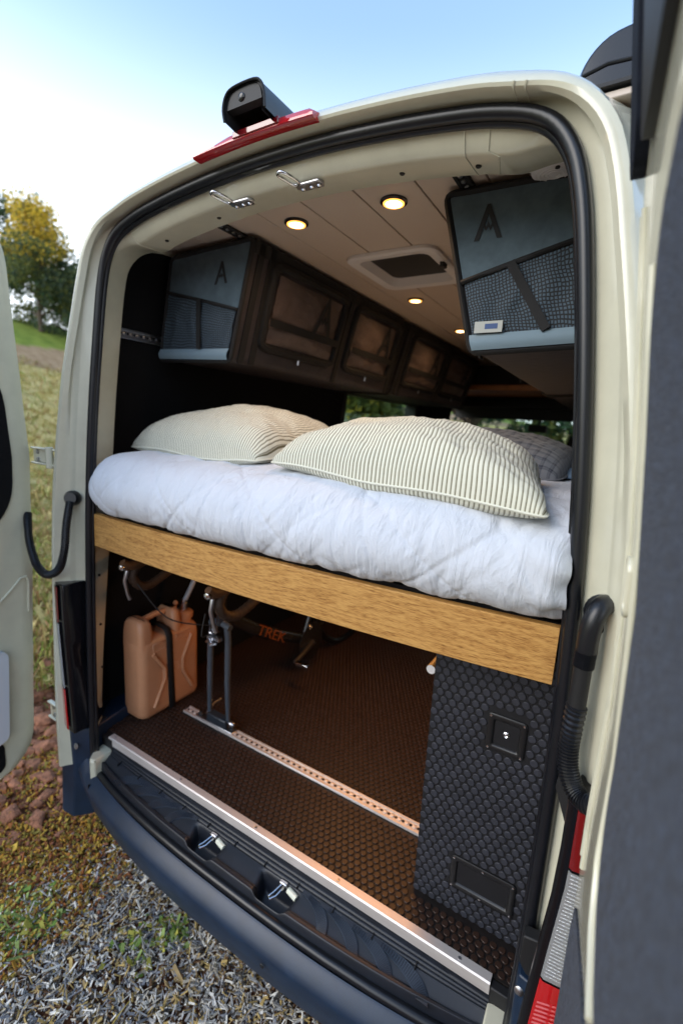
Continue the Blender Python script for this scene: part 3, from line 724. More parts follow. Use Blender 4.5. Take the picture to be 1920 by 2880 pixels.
for sx in (-1, 1):
    MB().box(*sorted((sx*.693, sx*.752)), -.023, -.001, -.055, -.0035).build('sill_end', BLK, VAN, bevel=.003)
    MB().loft([[(sx*(.985-q), y, z) for q, z in ((0, -.06), (.0, -.30), (.03, -.35), (.06, -.35), (.06, -.06))] for y in (.24, .62)], True, True, True).build('side_skirt', PAINT, VAN)
    MB().loft([[(sx*(.985-q), y, z) for q, z in ((0, -.06), (.0, -.30), (.03, -.35), (.06, -.35), (.06, -.06))] for y in (1.42, 5.0)], True, True, True).build('side_skirt', PAINT, VAN)
    for wy in (1.02, 4.7):
        wh = MB().lathe((sx*.84, wy, GZ+.335), (sx, 0, 0), [(.20, -.09), (.32, -.10), (.335, -.07), (.335, .07), (.32, .095), (.215, .10), (.205, .06)], 40).build('wheel', RUB, VAN, smooth=40)
        MB().lathe((sx*.84, wy, GZ+.335), (sx, 0, 0), [(.206, .04), (.206, .085), (.19, .075), (.11, .05), (.09, .075), (.05, .08), (.01, .08)], 30).build('wheel_rim', STEEL, wh, smooth=40)
ck = MB(); ck.loft([[(.742, -.066, z), (.746, -.098, z), (.772, -.103, z), (.782, -.085, z), (.782, -.05, z)] for z in (-.14, .10, .160, .168)], True, True, True)
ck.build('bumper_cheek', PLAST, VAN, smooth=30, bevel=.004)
MB().lathe((.752, -.099, .135), (0, -1, .2), [(.009, 0), (.009, .003), (.005, .005)], 14).build('bumper_bolt', STEEL, VAN)
MB().prism([(.744, -.075, .262), (.744, -.075, .200), (.758, -.075, .180), (.779, -.075, .180), (.779, -.075, .268)], (0, -.026, 0)).build('lamp_clip', BLK, VAN, bevel=.003)
MB().lathe((.17, -.170, -.185), (0, -1, -.1), [(.007, 0), (.006, .002)], 10).build('hole_plug', BLK, VAN)
# step cover: moulded tray with two latch pockets
def trayz(x, v):
    z = -.042-.030*min(1, v/.75)
    for cx, wd in ((-.135, .085), (.135, .085)):
        q = 1/(1+math.exp(-(wd/2+.010-abs(x-cx)-.02*(v-.5))/.0035)); p = 1/(1+math.exp(-(v-.40)/.02))*1/(1+math.exp((v-.93)/.015))
        z -= .050*q*p
    z += .006/(1+math.exp(-(v-.80)/.012))
    for g_ in (.09, .19, .29): z -= .0030*math.exp(-((v-g_)/.016)**2)
    if v > .92: z -= .030*((v-.92)/.08)**2
    return z
tm = MB()
def trayp(u, v):
    x = -.700+1.40*u; yb = -.119+bow(x); ya = -.018
    return (x, ya+(yb-ya)*v, trayz(x, v)+(.018*(1-v/.03) if v < .03 else 0))
tm.grid(trayp, 300, 90)
tray = tm.build('step_cover', STEP, VAN, smooth=50)
def ytray(x, v): yb = -.119+bow(x); return -.018+(yb+.018)*v
for sx in (-1, 1):
    for xs_, xe_ in ((.205, .295), (.26, .385), (.325, .475), (.40, .565)):
        n = 18; A = []; B = []
        for i in range(n+1):
            th = PI/2*i/n; tx = (xe_-xs_)*math.cos(th); ty = -.056*math.sin(th)
            x = xs_+(xe_-xs_)*math.sin(th); y = ytray(x, .30)-.052*(1-math.cos(th)); L = math.hypot(tx, ty)+1e-9
            h_ = .004+.0105*math.sin(th)**1.2; nx_, ny_ = -ty/L, tx/L
            z = lambda yy: trayz(.45, min(.76, max(.3, (yy+.018)/(ytray(x, 1)+.018))))
            A.append((sx*(x+nx_*h_), y+ny_*h_, z(y+ny_*h_))); B.append((sx*(x-nx_*h_), y-ny_*h_, z(y-ny_*h_)))
        up = lambda P, d: [(a, b_, c+d) for a, b_, c in P]
        fm = MB(); fm.loft([up(A, -.004), up(A, .004), up(B, .004), up(B, -.004)], False)
        fm.build('step_fin', FINM, tray, smooth=25)
        rbm = MB()
        for i in range(6, n*2):
            q = i/2; i0 = min(n-1, int(q)); f = q-i0
            P = Vector(A[i0]).lerp(Vector(A[i0+1]), f); Q = Vector(B[i0]).lerp(Vector(B[i0+1]), f); P.z += .0042; Q.z += .0042
            rbm.tube([P.lerp(Q, .06), P.lerp(Q, .94)], .0007, 4)
        o = rbm.build('fin_ribs', STEP, tray, smooth=30); o['kind'] = 'stuff'
for k in range(11):
    x = -.62+.115*k
    if abs(x) > .66: continue
    MB().box(x-.001, x+.001, -.050, -.022, -.060, -.0490).build('tread_joint', BLK, tray)
for cx in (-.125, .145):
    y0 = ytray(cx, .45); z0 = -.064
    s_ = MB().box(cx-.012, cx+.014, y0+.002, y0+.014, z0-.010, z0+.012).build('latch_striker', STEEL, tray, bevel=.003)
    MB().tube([(cx-.004, y0+.004, z0+.004), (cx-.012, y0-.022, z0-.002), (cx-.018, y0-.036, z0-.004), (cx-.010, y0-.040, z0-.004), (cx, y0-.026, z0-.002), (cx+.006, y0+.002, z0+.004)], .0030, 8).build('striker_loop', CHROME, s_)
    MB().tube([(cx+.020, y0+.004, z0+.002), (cx+.052, y0-.002, z0+.000)], .0085, 10).build('striker_pin', mat('pale_plastic', (.70, .72, .60), .4) if cx < 0 else bpy.data.materials['pale_plastic'], s_)
# ---- tail lamps
for sx in (-1, 1):
    lm_ = MB()
    def tl_(z): return lerp_tab(((.05, -.028), (.1, -.026), (.27, -.015), (.44, -.003), (.6, -.004)), z)
    def lsec(z, g=0.): return [(sx*(.781+g+tl_(z)), -.035, z) if sx < 0 else (sx*(.787+tl_(z)), -.092, z), (sx*(.784+g*.5+tl_(z)), -.116, z), (sx*(.787+tl_(z)), -.1215, z), (sx*(.828+tl_(z)), -.121, z), (sx*.90, -.092, z), (sx*.955, -.03, z), (sx*.985, .06, z), (sx*.97, .08, z), (sx*.84, .06, z)]
    def lens(z0, z1, mt, nm, hs):
        m_ = MB(); k = 6
        P = lambda z: ([(sx*(.801+tl_(z)), -.1225, z), (sx*(.806+tl_(z)), -.1265, z), (sx*(.832+tl_(z)), -.1235, z)] if sx > 0 else [(sx*(.8115+tl_(z)), -.1262, z), (sx*(.816+tl_(z)), -.1275, z), (sx*(.826+tl_(z)), -.1262, z)])+[(sx*.903, -.095, z), (sx*.959, -.032, z), (sx*.990, .06, z)]
        m_.loft([P(z0+(z1-z0)*i/k) for i in range(k+1)], False); return m_.build(nm, mt, hs, smooth=60)
    for i in range(1): lm_.loft([lsec(.055), lsec(.12), lsec(.20), lsec(.30), lsec(.40), lsec(.50), lsec(.61)], True, True, True)
    hs = lm_.build('tail_lamp', GLOSSBLK, VAN, smooth=30, bevel=.003)
    lens(.47, .60, LENSDARK, 'red_lens', hs); lens(.225, .465, LENSCLR, 'clear_lens', hs); lens(.065, .22, LENSRED, 'lower_red_lens', hs)
    rb = MB()
    for z in np.arange(.235, .46, .0075): rb.tube([(sx*(.8055+tl_(z)), -.1262, z), (sx*(.832+tl_(z)), -.1240, z), (sx*.90, -.0985, z)] if sx > 0 else [(sx*.905, -.0965, z), (sx*.957, -.034, z)], .0011, 5)
    rb.build('lens_ribs', LENSCLR, hs)
    rb = MB()
    for z in np.arange(.12, .17, .010): rb.tube([(sx*(.8055+tl_(z)), -.1262, z), (sx*(.832+tl_(z)), -.1240, z+.008), (sx*.90, -.0985, z+.012)] if sx > 0 else [(sx*.905, -.0965, z), (sx*.957, -.034, z)], .0022, 5)
    rb.build('red_lens_ribs', LENSRED, hs)
    br = MB().prism([(sx*.762, -.088, .628), (sx*.79, -.100, .634), (sx*.808, -.126, .60), (sx*.808, -.126, .50), (sx*.790, -.110, .515), (sx*.758, -.086, .582)], (0, .006, 0)).build('lamp_bracket', BLK, VAN) if sx > 0 else None
# ---- cable conduits
def conduit(sx, pts, parent, r, straight=None):
    P = []
    n = max(60, int(4*sum((Vector(a)-Vector(b)).length for a, b in zip(pts[:-1], pts[1:]))/.0062))
    for i in range(n+1): P.append(tuple(interp(pts, i/n)))
    rs = [r*(1+.085*(1 if (i % 4 in (1, 2)) else -1)) for i in range(n+1)]
    return MB().tube(P, rs, 12).build('cable_conduit', RUB, parent, smooth=28)
# right: elbow, sleeve, corrugated run that loops into the door
el = MB(); el.tube([tuple(interp([(.790, -.050, .925), (.782, -.078, .926), (.774, -.090, .905), (.771, -.092, .875), (.771, -.092, .850)], i/16)) for i in range(17)], [.0165]*17, 14)
el.lathe((.791, -.050, .905), (-.35, -1, 0), [(.036, -.010), (.036, .004), (.028, .008)], 24)
e_ = el.build('conduit_elbow', RUB, VAN, smooth=50)
conduit(1, [(.771, -.092, .855), (.7705, -.091, .84), (.770, -.091, .822)], e_, .0155)
MB().tube([(.770, -.091, .826), (.770, -.090, .79), (.770, -.090, .745)], .0145, 14).build('conduit_sleeve', BLK, e_)
conduit(1, [(.770, -.090, .75), (.768, -.091, .70), (.768, -.093, .665), (.773, -.100, .635), (.786, -.112, .612), (.805, -.128, .606), (.828, -.145, .622)], e_, .0160)
# left: hanging U between pillar and door
el = MB(); el.lathe((-.788, -.068, .905), (.5, -.6, .1), [(.026, -.008), (.026, .006), (.018, .018)], 18)
e_ = el.build('conduit_elbow', RUB, VAN, smooth=50)
conduit(-1, [(-.780, -.082, .895), (-.766, -.105, .82), (-.754, -.122, .74), (-.768, -.136, .675), (-.825, -.146, .646), (-.89, -.146, .668), (-.94, -.140, .735), (-.962, -.132, .79), (-.990, -.118, .83)], e_, .0125)

# ---- rear doors
def door(sx, Xf, edge, slope, name, lab):
    """inner face seen; built as a curved sheet with thickness; Y from the hinge edge towards the camera"""
    mb = MB(); z0, z1 = -.145, 1.83
    def P(u, v):
        z = z0+(z1-z0)*v
        r = .16; lo = 0
        if z < z0+r: lo = r-math.sqrt(max(0, r*r-(r-(z-z0))**2))
        hi = 0
        if z > z1-.2: hi = .2-math.sqrt(max(0, .04-(.2-(z1-z))**2))
        y = edge(z)-lo-hi-(.86-lo*.2)*u
        x = Xf(z)+slope*(edge(z)-y)
        k = max(0, 1-u/.02); x += .012*k*k
        return (sx*x, y, z)
    mb.grid(P, 40, 60)
    Q = lambda u, v: tuple(Vector(P(u, v))+Vector((sx*.055, .004, 0)))
    mb.grid(Q, 40, 60)
    mb.loft([[P(0, j/60) for j in range(61)], [Q(0, j/60) for j in range(61)]], False)
    mb.loft([[P(1, j/60) for j in range(61)], [Q(1, j/60) for j in range(61)]], False)
    mb.loft([[P(i/40, 0) for i in range(41)], [Q(i/40, 0) for i in range(41)]], False)
    mb.loft([[P(i/40, 1) for i in range(41)], [Q(i/40, 1) for i in range(41)]], False)
    return mb.build(name, PAINT, VAN, smooth=40, label=lab)
def on_door(sx, Xf, slope, edge, poly, lift, dep, name, mt, par, nsub=1, bevel=.006):
    """panel lying on the door's inner face: outline in (distance from hinge edge, z), raised by lift"""
    mb = MB()
    def W(s, z, l): return (sx*(Xf(z)+slope*s-l), edge(z)-s, z)
    # triangulated by scanlines in z so that it follows the curve
    zs_ = np.linspace(min(p[1] for p in poly), max(p[1] for p in poly), 40)
    rows = []
    for z in zs_:
        xs_ = []
        for (a, b), (c, d_) in zip(poly, poly[1:]+poly[:1]):
            if (b-z)*(d_-z) <= 0 and b != d_: xs_.append(a+(c-a)*(z-b)/(d_-b))
        if len(xs_) >= 2: rows.append((min(xs_), max(xs_), z))
    n = 10
    F = [[W(a+(b-a)*i/n, z, lift) for i in range(n+1)] for a, b, z in rows]
    mb.loft(F, False)
    loop = [r[0] for r in F]+[r for r in F[-1][1:]]+[r[-1] for r in F[::-1][1:]]+[r for r in F[0][::-1][1:-1]]
    mb.loft([loop, [(p[0]+sx*dep, p[1], p[2]) for p in loop]], True)
    return mb.build(name, mt, par, smooth=40)
def rrect(s0, s1, z0, z1, r, n=8):
    out = []
    for cx, cy, a0 in ((s1-r, z1-r, 0), (s0+r, z1-r, 90), (s0+r, z0+r, 180), (s1-r, z0+r, 270)):
        for k in range(n+1):
            a = math.radians(a0+90*k/n); out.append((cx+r*math.cos(a), cy+r*math.sin(a)))
    return out
XL = T((-.2, .965), (.0, .975), (.4, .99), (.9, .985), (1.2, .972), (1.5, .95), (1.8, .915))
EL = T((-.2, -.155), (0, -.150), (.3, -.128), (.65, -.108), (1.03, -.098), (1.3, -.118), (1.5, -.136), (1.8, -.165))
dl = door(-1, XL, EL, .0, 'rear_door', 'left rear door swung open, dark carpet panel in cream frame')
on_door(-1, XL, 0, EL, rrect(.062, .78, .74, 1.40, .20), .004, .008, 'window_panel', CARPET, dl)
on_door(-1, XL, 0, EL, rrect(.098, .6, .02, .36, .03), .028, .028, 'door_pocket', mat('pale_blue_plastic', (.62, .66, .72), .4), dl)
on_door(-1, XL, 0, EL, rrect(.105, .6, -.10, .015, .03), .004, .006, 'lower_panel', CARPET, dl)
tri = MB(); tp = [(.05, .52), (.115, .52), (.115, .60), (.085, .63), (.055, .60)]
tri.tube([(-(XL(z)-.001), EL(z)-s, z) for s, z in [(.02, .47), (.02, .585), (.028, .602), (.045, .600), (.075, .565), (.14, .50)]], .004, 6); tri.build('pressed_rib', PAINT, dl, smooth=60)
for z, h in ((1.035, .030), (.045, .035)):
    hb = MB()
    hb.box(-1.0, -.845, -.092, -.076, z+h-.008, z+h); hb.box(-1.0, -.845, -.092, -.076, z-h, z-h+.008)
    hb.box(-1.0, -.90, -.082, -.076, z-h+.008, z+h-.008)
    hb.lathe((-.868, -.094, z-h-.006), (0, 0, 1), [(.012, 0), (.012, 2*h+.012)], 12)
    hg = hb.build('door_hinge', PAINT, VAN, smooth=30, bevel=.003)
    for q in (-.45, .45): MB().lathe((-.965, -.083, z+q*h), (0, -1, 0), [(.008, 0), (.008, .004), (.004, .006)], 12).build('hinge_bolt', STEEL, hg)
# right door, a hand's breadth from the lens
XR = T((-.2, .812), (.0, .813), (.3, .813), (.5, .811), (.64, .809), (.84, .809), (1.03, .802), (1.2, .786), (1.41, .762), (1.5, .751), (1.7, .726), (1.85, .707))
ER = T((-.2, -.150), (0, -.150), (.5, -.152), (.83, -.172), (1.03, -.182), (1.2, -.172), (1.4, -.176), (1.5, -.19), (1.85, -.23))
dr = door(1, XR, ER, .05, 'rear_door', 'right rear door swung open close to the camera, grey carpet panel in cream frame')
on_door(1, XR, .05, ER, rrect(.205, 1.2, .70, 1.40, .13), .003, .008, 'carpet_panel', DOORCARPET, dr)
on_door(1, XR, .05, ER, rrect(-.004, .10, 1.50, 1.81, .04), .014, .02, 'window_cover', COVERFAB, dr)
on_door(1, XR, .05, ER, rrect(.104, 1.1, 1.492, 1.81, .03), .010, .02, 'black_window_panel', BLK, dr)  # plain black panel over the rest of the upper window area
on_door(1, XR, .05, ER, [(.045, -.08), (.045, .42), (.065, .50), (.30, .625), (1.1, .64), (1.1, -.08)], .003, .008, 'lower_panel', DOORCARPET, dr)
rbm = MB()
for s_ in (.030, .055): rbm.tube([(XR(z)+.05*s_-.001, ER(z)-s_, z) for z in np.linspace(.56, 1.46, 40)], .0035, 6)
rbm.tube([(XR(z)+.05*s_-.001, ER(z)-s_, z) for s_, z in [(.185, 1.36), (.19, 1.1), (.19, .85), (.20, .72), (.25, .675), (.33, .66)]], .004, 6)
rbm.build('pressed_rib', PAINT, dr, smooth=60)
lb = MB(); lb.tube([(XR(z)+.05*s_-.002, ER(z)-s_, z) for s_, z in rrect(.075, .105, .985, 1.055, .012, 4)], .0035, 6, closed=True)
for k in range(3): lb.tube([(XR(1.02)+.05*.09-.002, ER(1.02)-.084-.006*k, 1.008), (XR(1.02)+.05*.09-.002, ER(1.02)-.084-.006*k, 1.03)], .0015, 5)
lb.build('latch_plug', PAINT, dr, smooth=60)
# ---- high brake light and camera on the roof lip
def lipz(x): return 1.806-.0418*(x/.5)**2
bl = MB(); n = 30; secs = []
for i in range(n+1):
    x = -.190+.345*i/n; e = min(1, (x+.200)/.12, (.162-x)/.014+.12); hgt = .015*max(.18, min(1, e)); zz = lipz(x)-.002
    secs.append([(x, -.068, zz-.003), (x, -.072, zz), (x, -.072, zz+hgt*.5), (x, -.067, zz+hgt), (x, -.045, zz+hgt+.006), (x, -.030, zz+hgt+.006), (x, -.030, zz+.004), (x, -.050, zz-.003)])
bl.loft(secs, True, True, True)
brk = bl.build('brake_light', LENSRED, VAN, smooth=40)
MB().lathe((.135, -.055, lipz(.13)+.013), (0, -.4, 1), [(.006, 0), (.006, .004), (.003, .0035)], 12).build('screw', STEEL, brk)
ds = MB().box(-.060, .070, -.0750, -.050, lipz(0)-.001, lipz(0)+.0130).build('lamp_window', LENSDARK, brk, bevel=.002)
ch = MB(); ZB = lipz(0)+.008
def arch(y, s, h, dz=0.):
    pts = [(-.055, 0), (-.060, .026), (-.052, .050), (-.030, .060), (.026, .060), (.048, .050), (.058, .026), (.060, 0)]
    P = [interp(pts, i/24) for i in range(25)]
    return [(.004+a*s, y, ZB+b*h+dz) for a, b in P]
A0 = arch(-.108, .97, .96, .004)
ch.loft([A0, arch(-.06, 1., 1.03), arch(.0, .99, 1.05), arch(.06, .95, 1.02), arch(.14, .85, .85), arch(.19, .7, .45)], False)
hood = ch.build('camera_hood', mat('blue_grey_plastic', (.040, .055, .068), .42, bump=(900, .2, .0005)), brk, smooth=50)
upper = [(x*.97, -.104, z) for x, y, z in A0 if z > ZB+.022]
fc = MB(); fc.prism(upper, (0, .02, 0)); fc.build('camera_face', BLK, hood, smooth=20)
MB().lathe((-.004, -.103, ZB+.040), (0, -1, -.25), [(.009, -.004), (.009, .002), (.006, .004), (.002, .0045)], 18).build('camera_lens', GLOSSBLK, hood)
inn = MB(); inn.loft([[(.004+(x-.004)*.88, -.1075, z-.004) for x, y, z in A0], [(x*.85, .05, z-.014) for x, y, z in A0]], False); inn.build('hood_lining', BLK, hood, smooth=50)
rimm = MB(); rimm.tube(A0, .0028, 6); rimm.build('hood_rim', BLK, hood, smooth=60)
# ---- body seam on the roof corner (sealed joint) as two raised beads
for dx in (0, .020):
    P = []
    for k in range(6, 15):
        a = rings[k]; j = min(range(len(a)), key=lambda q: abs(a[q][0]-(.545+dx)) if a[q][2] > 1.6 else 9)
        P.append((a[j][0], a[j][1]-.001, a[j][2]+.0005))
    MB().tube(P, .0022, 6).build('seam_bead', PAINT, VAN, smooth=60)
for dx in (.435, .495, -.545):
    P = []
    for k in (5, 4, 3, 2):
        a = rings[k]; j = min(range(len(a)), key=lambda q: abs(a[q][0]-dx) if a[q][2] > 1.55 else 9)
        P.append((a[j][0], a[j][1]-.0008, a[j][2]-.0006))
    MB().tube(P, .0013, 5).build('pressed_seam', PAINT, VAN, smooth=60)
# ================================================================== AWNING (top right, on the roof edge)
aw = thing('roof_awning', 'black awning case with rounded end cap on the roof edge behind the right door', 'awning', (.68, .6, 2.02))
ap = [(-.125, -.04), (-.140, .03), (-.120, .085), (-.07, .122), (.01, .130), (.08, .115), (.115, .07), (.12, .01), (.10, -.04)]
P = [interp(ap, i/28) for i in range(29)]
am = MB(); ay = .60
am.loft([[(.672+a*.94, ay-.018, 2.095+b*.94) for a, b in P], [(.672+a, ay, 2.095+b) for a, b in P], [(.672+a, ay+.05, 2.095+b) for a, b in P]], True, True, True)
am.build('end_cap', GLOSSBLK, aw, smooth=30, bevel=.004)
am = MB(); am.loft([[(.672+a*.98, ay+.053, 2.095+b*.98) for a, b in P], [(.672+a*.98, 3.6, 2.095+b*.98) for a, b in P]], True, True, True); am.build('case', BLK, aw, smooth=30)
rp_ = MB(); rp_.tube([(.672+a, ay-.0195, 2.095+b) for a, b in [(-.128, .035), (-.07, .048), (.0, .043), (.06, .018), (.11, -.01)]], .004, 6); rp_.build('cap_seam', BLK, aw, smooth=60)
MB().box(.60, .83, ay+.012, ay+.12, 1.90, 2.062).build('mounting_bracket', BLK, aw, bevel=.006)

# ================================================================== BED
bed = thing('bed_frame', 'bed platform with oak front board spanning the van above the storage bay', 'bed', (0, .9, .74))
bb = MB()
def bpts(x, z): return (x, -.032-.030*(1-min(1, (x/.735)**2)), z)
nb = 40
sec = []
for i in range(nb+1):
    x = -.742+1.466*i/nb
    y = bpts(x, 0)[1]; sec.append([(x, y+.020, .742), (x, y+.002, .742), (x, y, .744), (x, y, .853), (x, y+.002, .855), (x, y+.020, .855)])
bb.loft(sec, True, True, True); bb.build('front_board', OAK, bed, smooth=30)
MB().box(-.84, .83, .02, 1.9, .825, .845).build('platform', BLK, bed)
MB().box(.735, .755, .0, .06, .70, .84).build('board_return', OAK, bed)
dw = MB().lathe((.440, .42, .598), (-.02, -1, -.02), [(.0125, 0), (.0125, .27)], 16).build('wooden_dowel', OAK, bed, smooth=40)
MB().lathe((.4346, .1504, .5926), (-.02, -1, -.02), [(.0122, 0), (.012, .001), (.004, .0016)], 16).build('dowel_end', WHITEP, bed)
# mattress under the duvet
tag(MB().box(-.80, .80, .03, 1.88, .847, .93).build('mattress', mat('grey_mattress', (.12, .12, .13), .9), bevel=.02), 'thin dark mattress edge just showing under the white duvet', 'mattress')

def zedge(x):  return 1.058-.002*x
prof = [(1.9, 1.068), (1.2, 1.074), (.7, 1.078), (.35, 1.080), (.15, 1.078), (.03, 1.066), (-.030, 1.040), (-.066, 1.0), (-.080, .955), (-.074, .912), (-.055, .880), (-.030, .862), (.0, .858), (.03, .862)]
plen = [0]
for a, b in zip(prof[:-1], prof[1:]): plen.append(plen[-1]+math.hypot(a[0]-b[0], a[1]-b[1]))
def duv(u, v):
    x = -.772+1.500*u
    # finer steps near the front edge
    s = plen[-1]*(1-(1-v)**2.2)
    k = max(0, min(len(prof)-2, int(np.searchsorted(plen, s)-1))); 
    t = ((k+(s-plen[k])/(plen[k+1]-plen[k]))/(len(prof)-1))
    y, z = interp(prof, t); y2, z2 = interp(prof, min(1, t+.004)); y1, z1 = interp(prof, max(0, t-.004))
    ty, tz = y2-y1, z2-z1; L = math.hypot(ty, tz)+1e-9; ny, nzz = tz/L, -ty/L     # outward
    if nzz < 0 and z > 1.05: ny, nzz = -ny, -nzz
    q = plen[-1]-s
    front0 = max(0, min(1, (.32-y)/.3))
    # quilting: diamond seams
    D = .37; a = (x*1.0+q*1.05+.10)/D; b = (x*1.0-q*1.05+.03)/D
    da = abs(a-round(a))*D*.7; db = abs(b-round(b))*D*.7
    puff = .008*(1-math.exp(-(da/.045)**1.2))*(1-math.exp(-(db/.045)**1.2))-.008
    seam = -.0026*math.exp(-(da/.0035)**2)-.0026*math.exp(-(db/.0035)**2)
    wr = .0030*nz(x*4+3, q*3.2)+.0024*nz(x*13, q*7, 4)+.0013*nz(x*30, q*11, 9)
    rg = lambda a_, b_, c_: max(0, 1-abs(nz(a_, b_, c_))*3.2)**3
    wr -= .0034*rg(x*7+q*3, q*3-x*1.5, 11)*front0+.0026*rg(x*13-q*6, q*5+x*2, 17)*front0+.0007*rg(x*24+q*7, q*8, 23)*front0
    # puckers along the seams
    wr += .0006*math.sin((x*1.-q)*210+3*nz(x*9, q*9))*math.exp(-(min(da, db)/.03)**2)
    front = max(0, min(1, (.32-y)/.3))
    # bunched folds at the right-hand end
    e = max(0, (x-.50)/.24); wr += e*e*.0075*math.sin(17*math.atan2(q-.10, .90-x)+5*nz(x*5, q*5))*.7+e*.004*nz(x*17+q*9, q*5-x*4, 3)-e*.005*max(0, 1-abs(nz(x*12+q*8, q*4-x*5, 31))*3)**2
    # long drape folds on the face
    wr += .0035*front*math.sin(x*41+q*14+4*nz(x*3, q*3, 7))*max(0, nz(x*2.2+8, 2)+.25)
    dd = (puff+seam+wr)*front+wr*.5*(1-front)
    y -= .026*(1-(x/.76)**2)*front
    # rounded left end, tucked right end
    el = max(0, (-.615-x)/.155); er = max(0, (x-.70)/.04)
    kk = math.sqrt(max(0, 1-min(1, el)**2.4))
    zc = .965; yc = .10
    z = zc+(z-zc)*(.18+.82*kk); 
    if y < yc: y = yc+(y-yc)*(.30+.70*kk)*(1-.22*max(0, min(1, (x-.69)/.05))**2)
    x -= .022*math.sin(min(1, el)*PI/2)*0
    wav = .006*nz(x*8, 3.3)*(1 if v > .9 else 0)
    return (x+wr*.4, y+ny*dd, z+nzz*dd+wav)
dm = MB(); dm.grid(duv, 420, 190)
dm.grid(lambda u, v: (-.772+1.512*u, .03+1.85*v, .851), 2, 2)
dv = dm.build('duvet', DUVET, smooth=80)
tag(dv, 'white quilted duvet bulging over the oak front board', 'duvet')
def pillow(name, mt, lab, cat, W, D, H, loc, rz, tilt, roll, seed, group=None, flat=.35, n=90, corners=None):
    mb = MB()
    rz_ = Matrix.Rotation(rz, 3, 'Z') @ Matrix.Rotation(tilt, 3, 'X') @ Matrix.Rotation(roll, 3, 'Y')
    def pt(a, b, top):
        ca = 1-abs(a)**2.6; cb = 1-abs(b)**2.6
        if not corners: pass
        h = H*max(0, ca)**.46*max(0, cb)**.46
        k_ = 1-.055*(a*a*b*b)**3; a0_, b0_ = a, b; a, b = a*k_, b*k_
        x = W/2*a*(1-.05*(1-b*b)); y = D/2*b*(1-.07*(1-a*a))
        if corners:
            a1 = (1+a*(1-.05*(1-b*b)))/2; b1 = (1+b*(1-.07*(1-a*a)))/2; c_ = corners
            x = (c_[0][0]*(1-a1)+c_[1][0]*a1)*(1-b1)+(c_[3][0]*(1-a1)+c_[2][0]*a1)*b1; y = (c_[0][1]*(1-a1)+c_[1][1]*a1)*(1-b1)+(c_[3][1]*(1-a1)+c_[2][1]*a1)*b1
        wr = (.006*nz(a*4+seed, b*4)+.0035*nz(a*9, b*9+seed, 5)+.002*nz(a*22, b*22, seed))*min(1, h/.03)
        # pucker lines running in from the seams
        wr += .0022*math.sin(a*46+3*nz(a*4, b*4, seed))*max(0, abs(b)-.55)*min(1, h/.02)*1.6
        z = (h+wr) if top else -(h*flat+wr*.3)
        z += .018*nz(a*1.3+seed, b*1.3, 2)
        return x, y, z
    for top in (True, False):
        mb.grid(lambda u, v: tuple(rz_ @ Vector(pt(-1+2*u, -1+2*v, top)) + Vector(loc)), n, n, lambda u, v: ((-1+2*u)*W/2+.004*nz(u*9, v*9, seed), (-1+2*v)*D/2))
    o = mb.build(name, mt, smooth=80)
    # seam welt
    tag(o, lab, cat, group)
    s_ = []
    for k in range(120):
        t = k/30; i = int(t); f = t-i
        a, b = ((-1+2*f, -1), (1, -1+2*f), (1-2*f, 1), (-1, 1-2*f))[i]
        p = pt(a, b, True); s_.append(tuple(rz_ @ Vector((p[0]*1.002, p[1]*1.002, p[2])) + Vector(loc)))
    MB().tube(s_, .0028, 5, closed=True).build('seam_welt', mt, o, smooth=60)
    return o
pillow('pillow', TICK, 'front right pillow in cream and olive ticking stripe, overhanging the duvet edge', 'pillow', .66, .44, .128, (.30, .150, 1.090), 0, math.radians(5), math.radians(2), 3.1, 'striped pillows', corners=((-.335, -.125), (.398, -.225), (.315, .15), (-.29, .29)))
pillow('pillow', TICK, 'left pillow in cream and olive ticking stripe, its corner tucked behind the other striped one', 'pillow', .72, .50, .145, (-.40, .335, 1.095), math.radians(-7), math.radians(4), 0, 8.4, 'striped pillows')
pillow('pillow', PLAID, 'dark navy checked pillow lying behind the front striped pillow', 'pillow', .62, .42, .11, (.37, .66, 1.095), math.radians(-8), math.radians(3), 0, 5.7)
pillow('cushion', mat('pale_blue_cotton', (.16, .24, .34), .9, bump=(30, .4, .006)), 'folded blue cloth on the bed by the right wall', 'cloth', .30, .40, .03, (.62, .70, 1.085), 0, 0, 0, 2.2)
pillow('cushion', mat('lilac_cotton', (.42, .40, .50), .9, bump=(30, .4, .006)), 'pale lilac bundle on the bed against the right wall', 'cloth', .26, .36, .06, (.70, .86, 1.09), 0, 0, 0, 6.2)

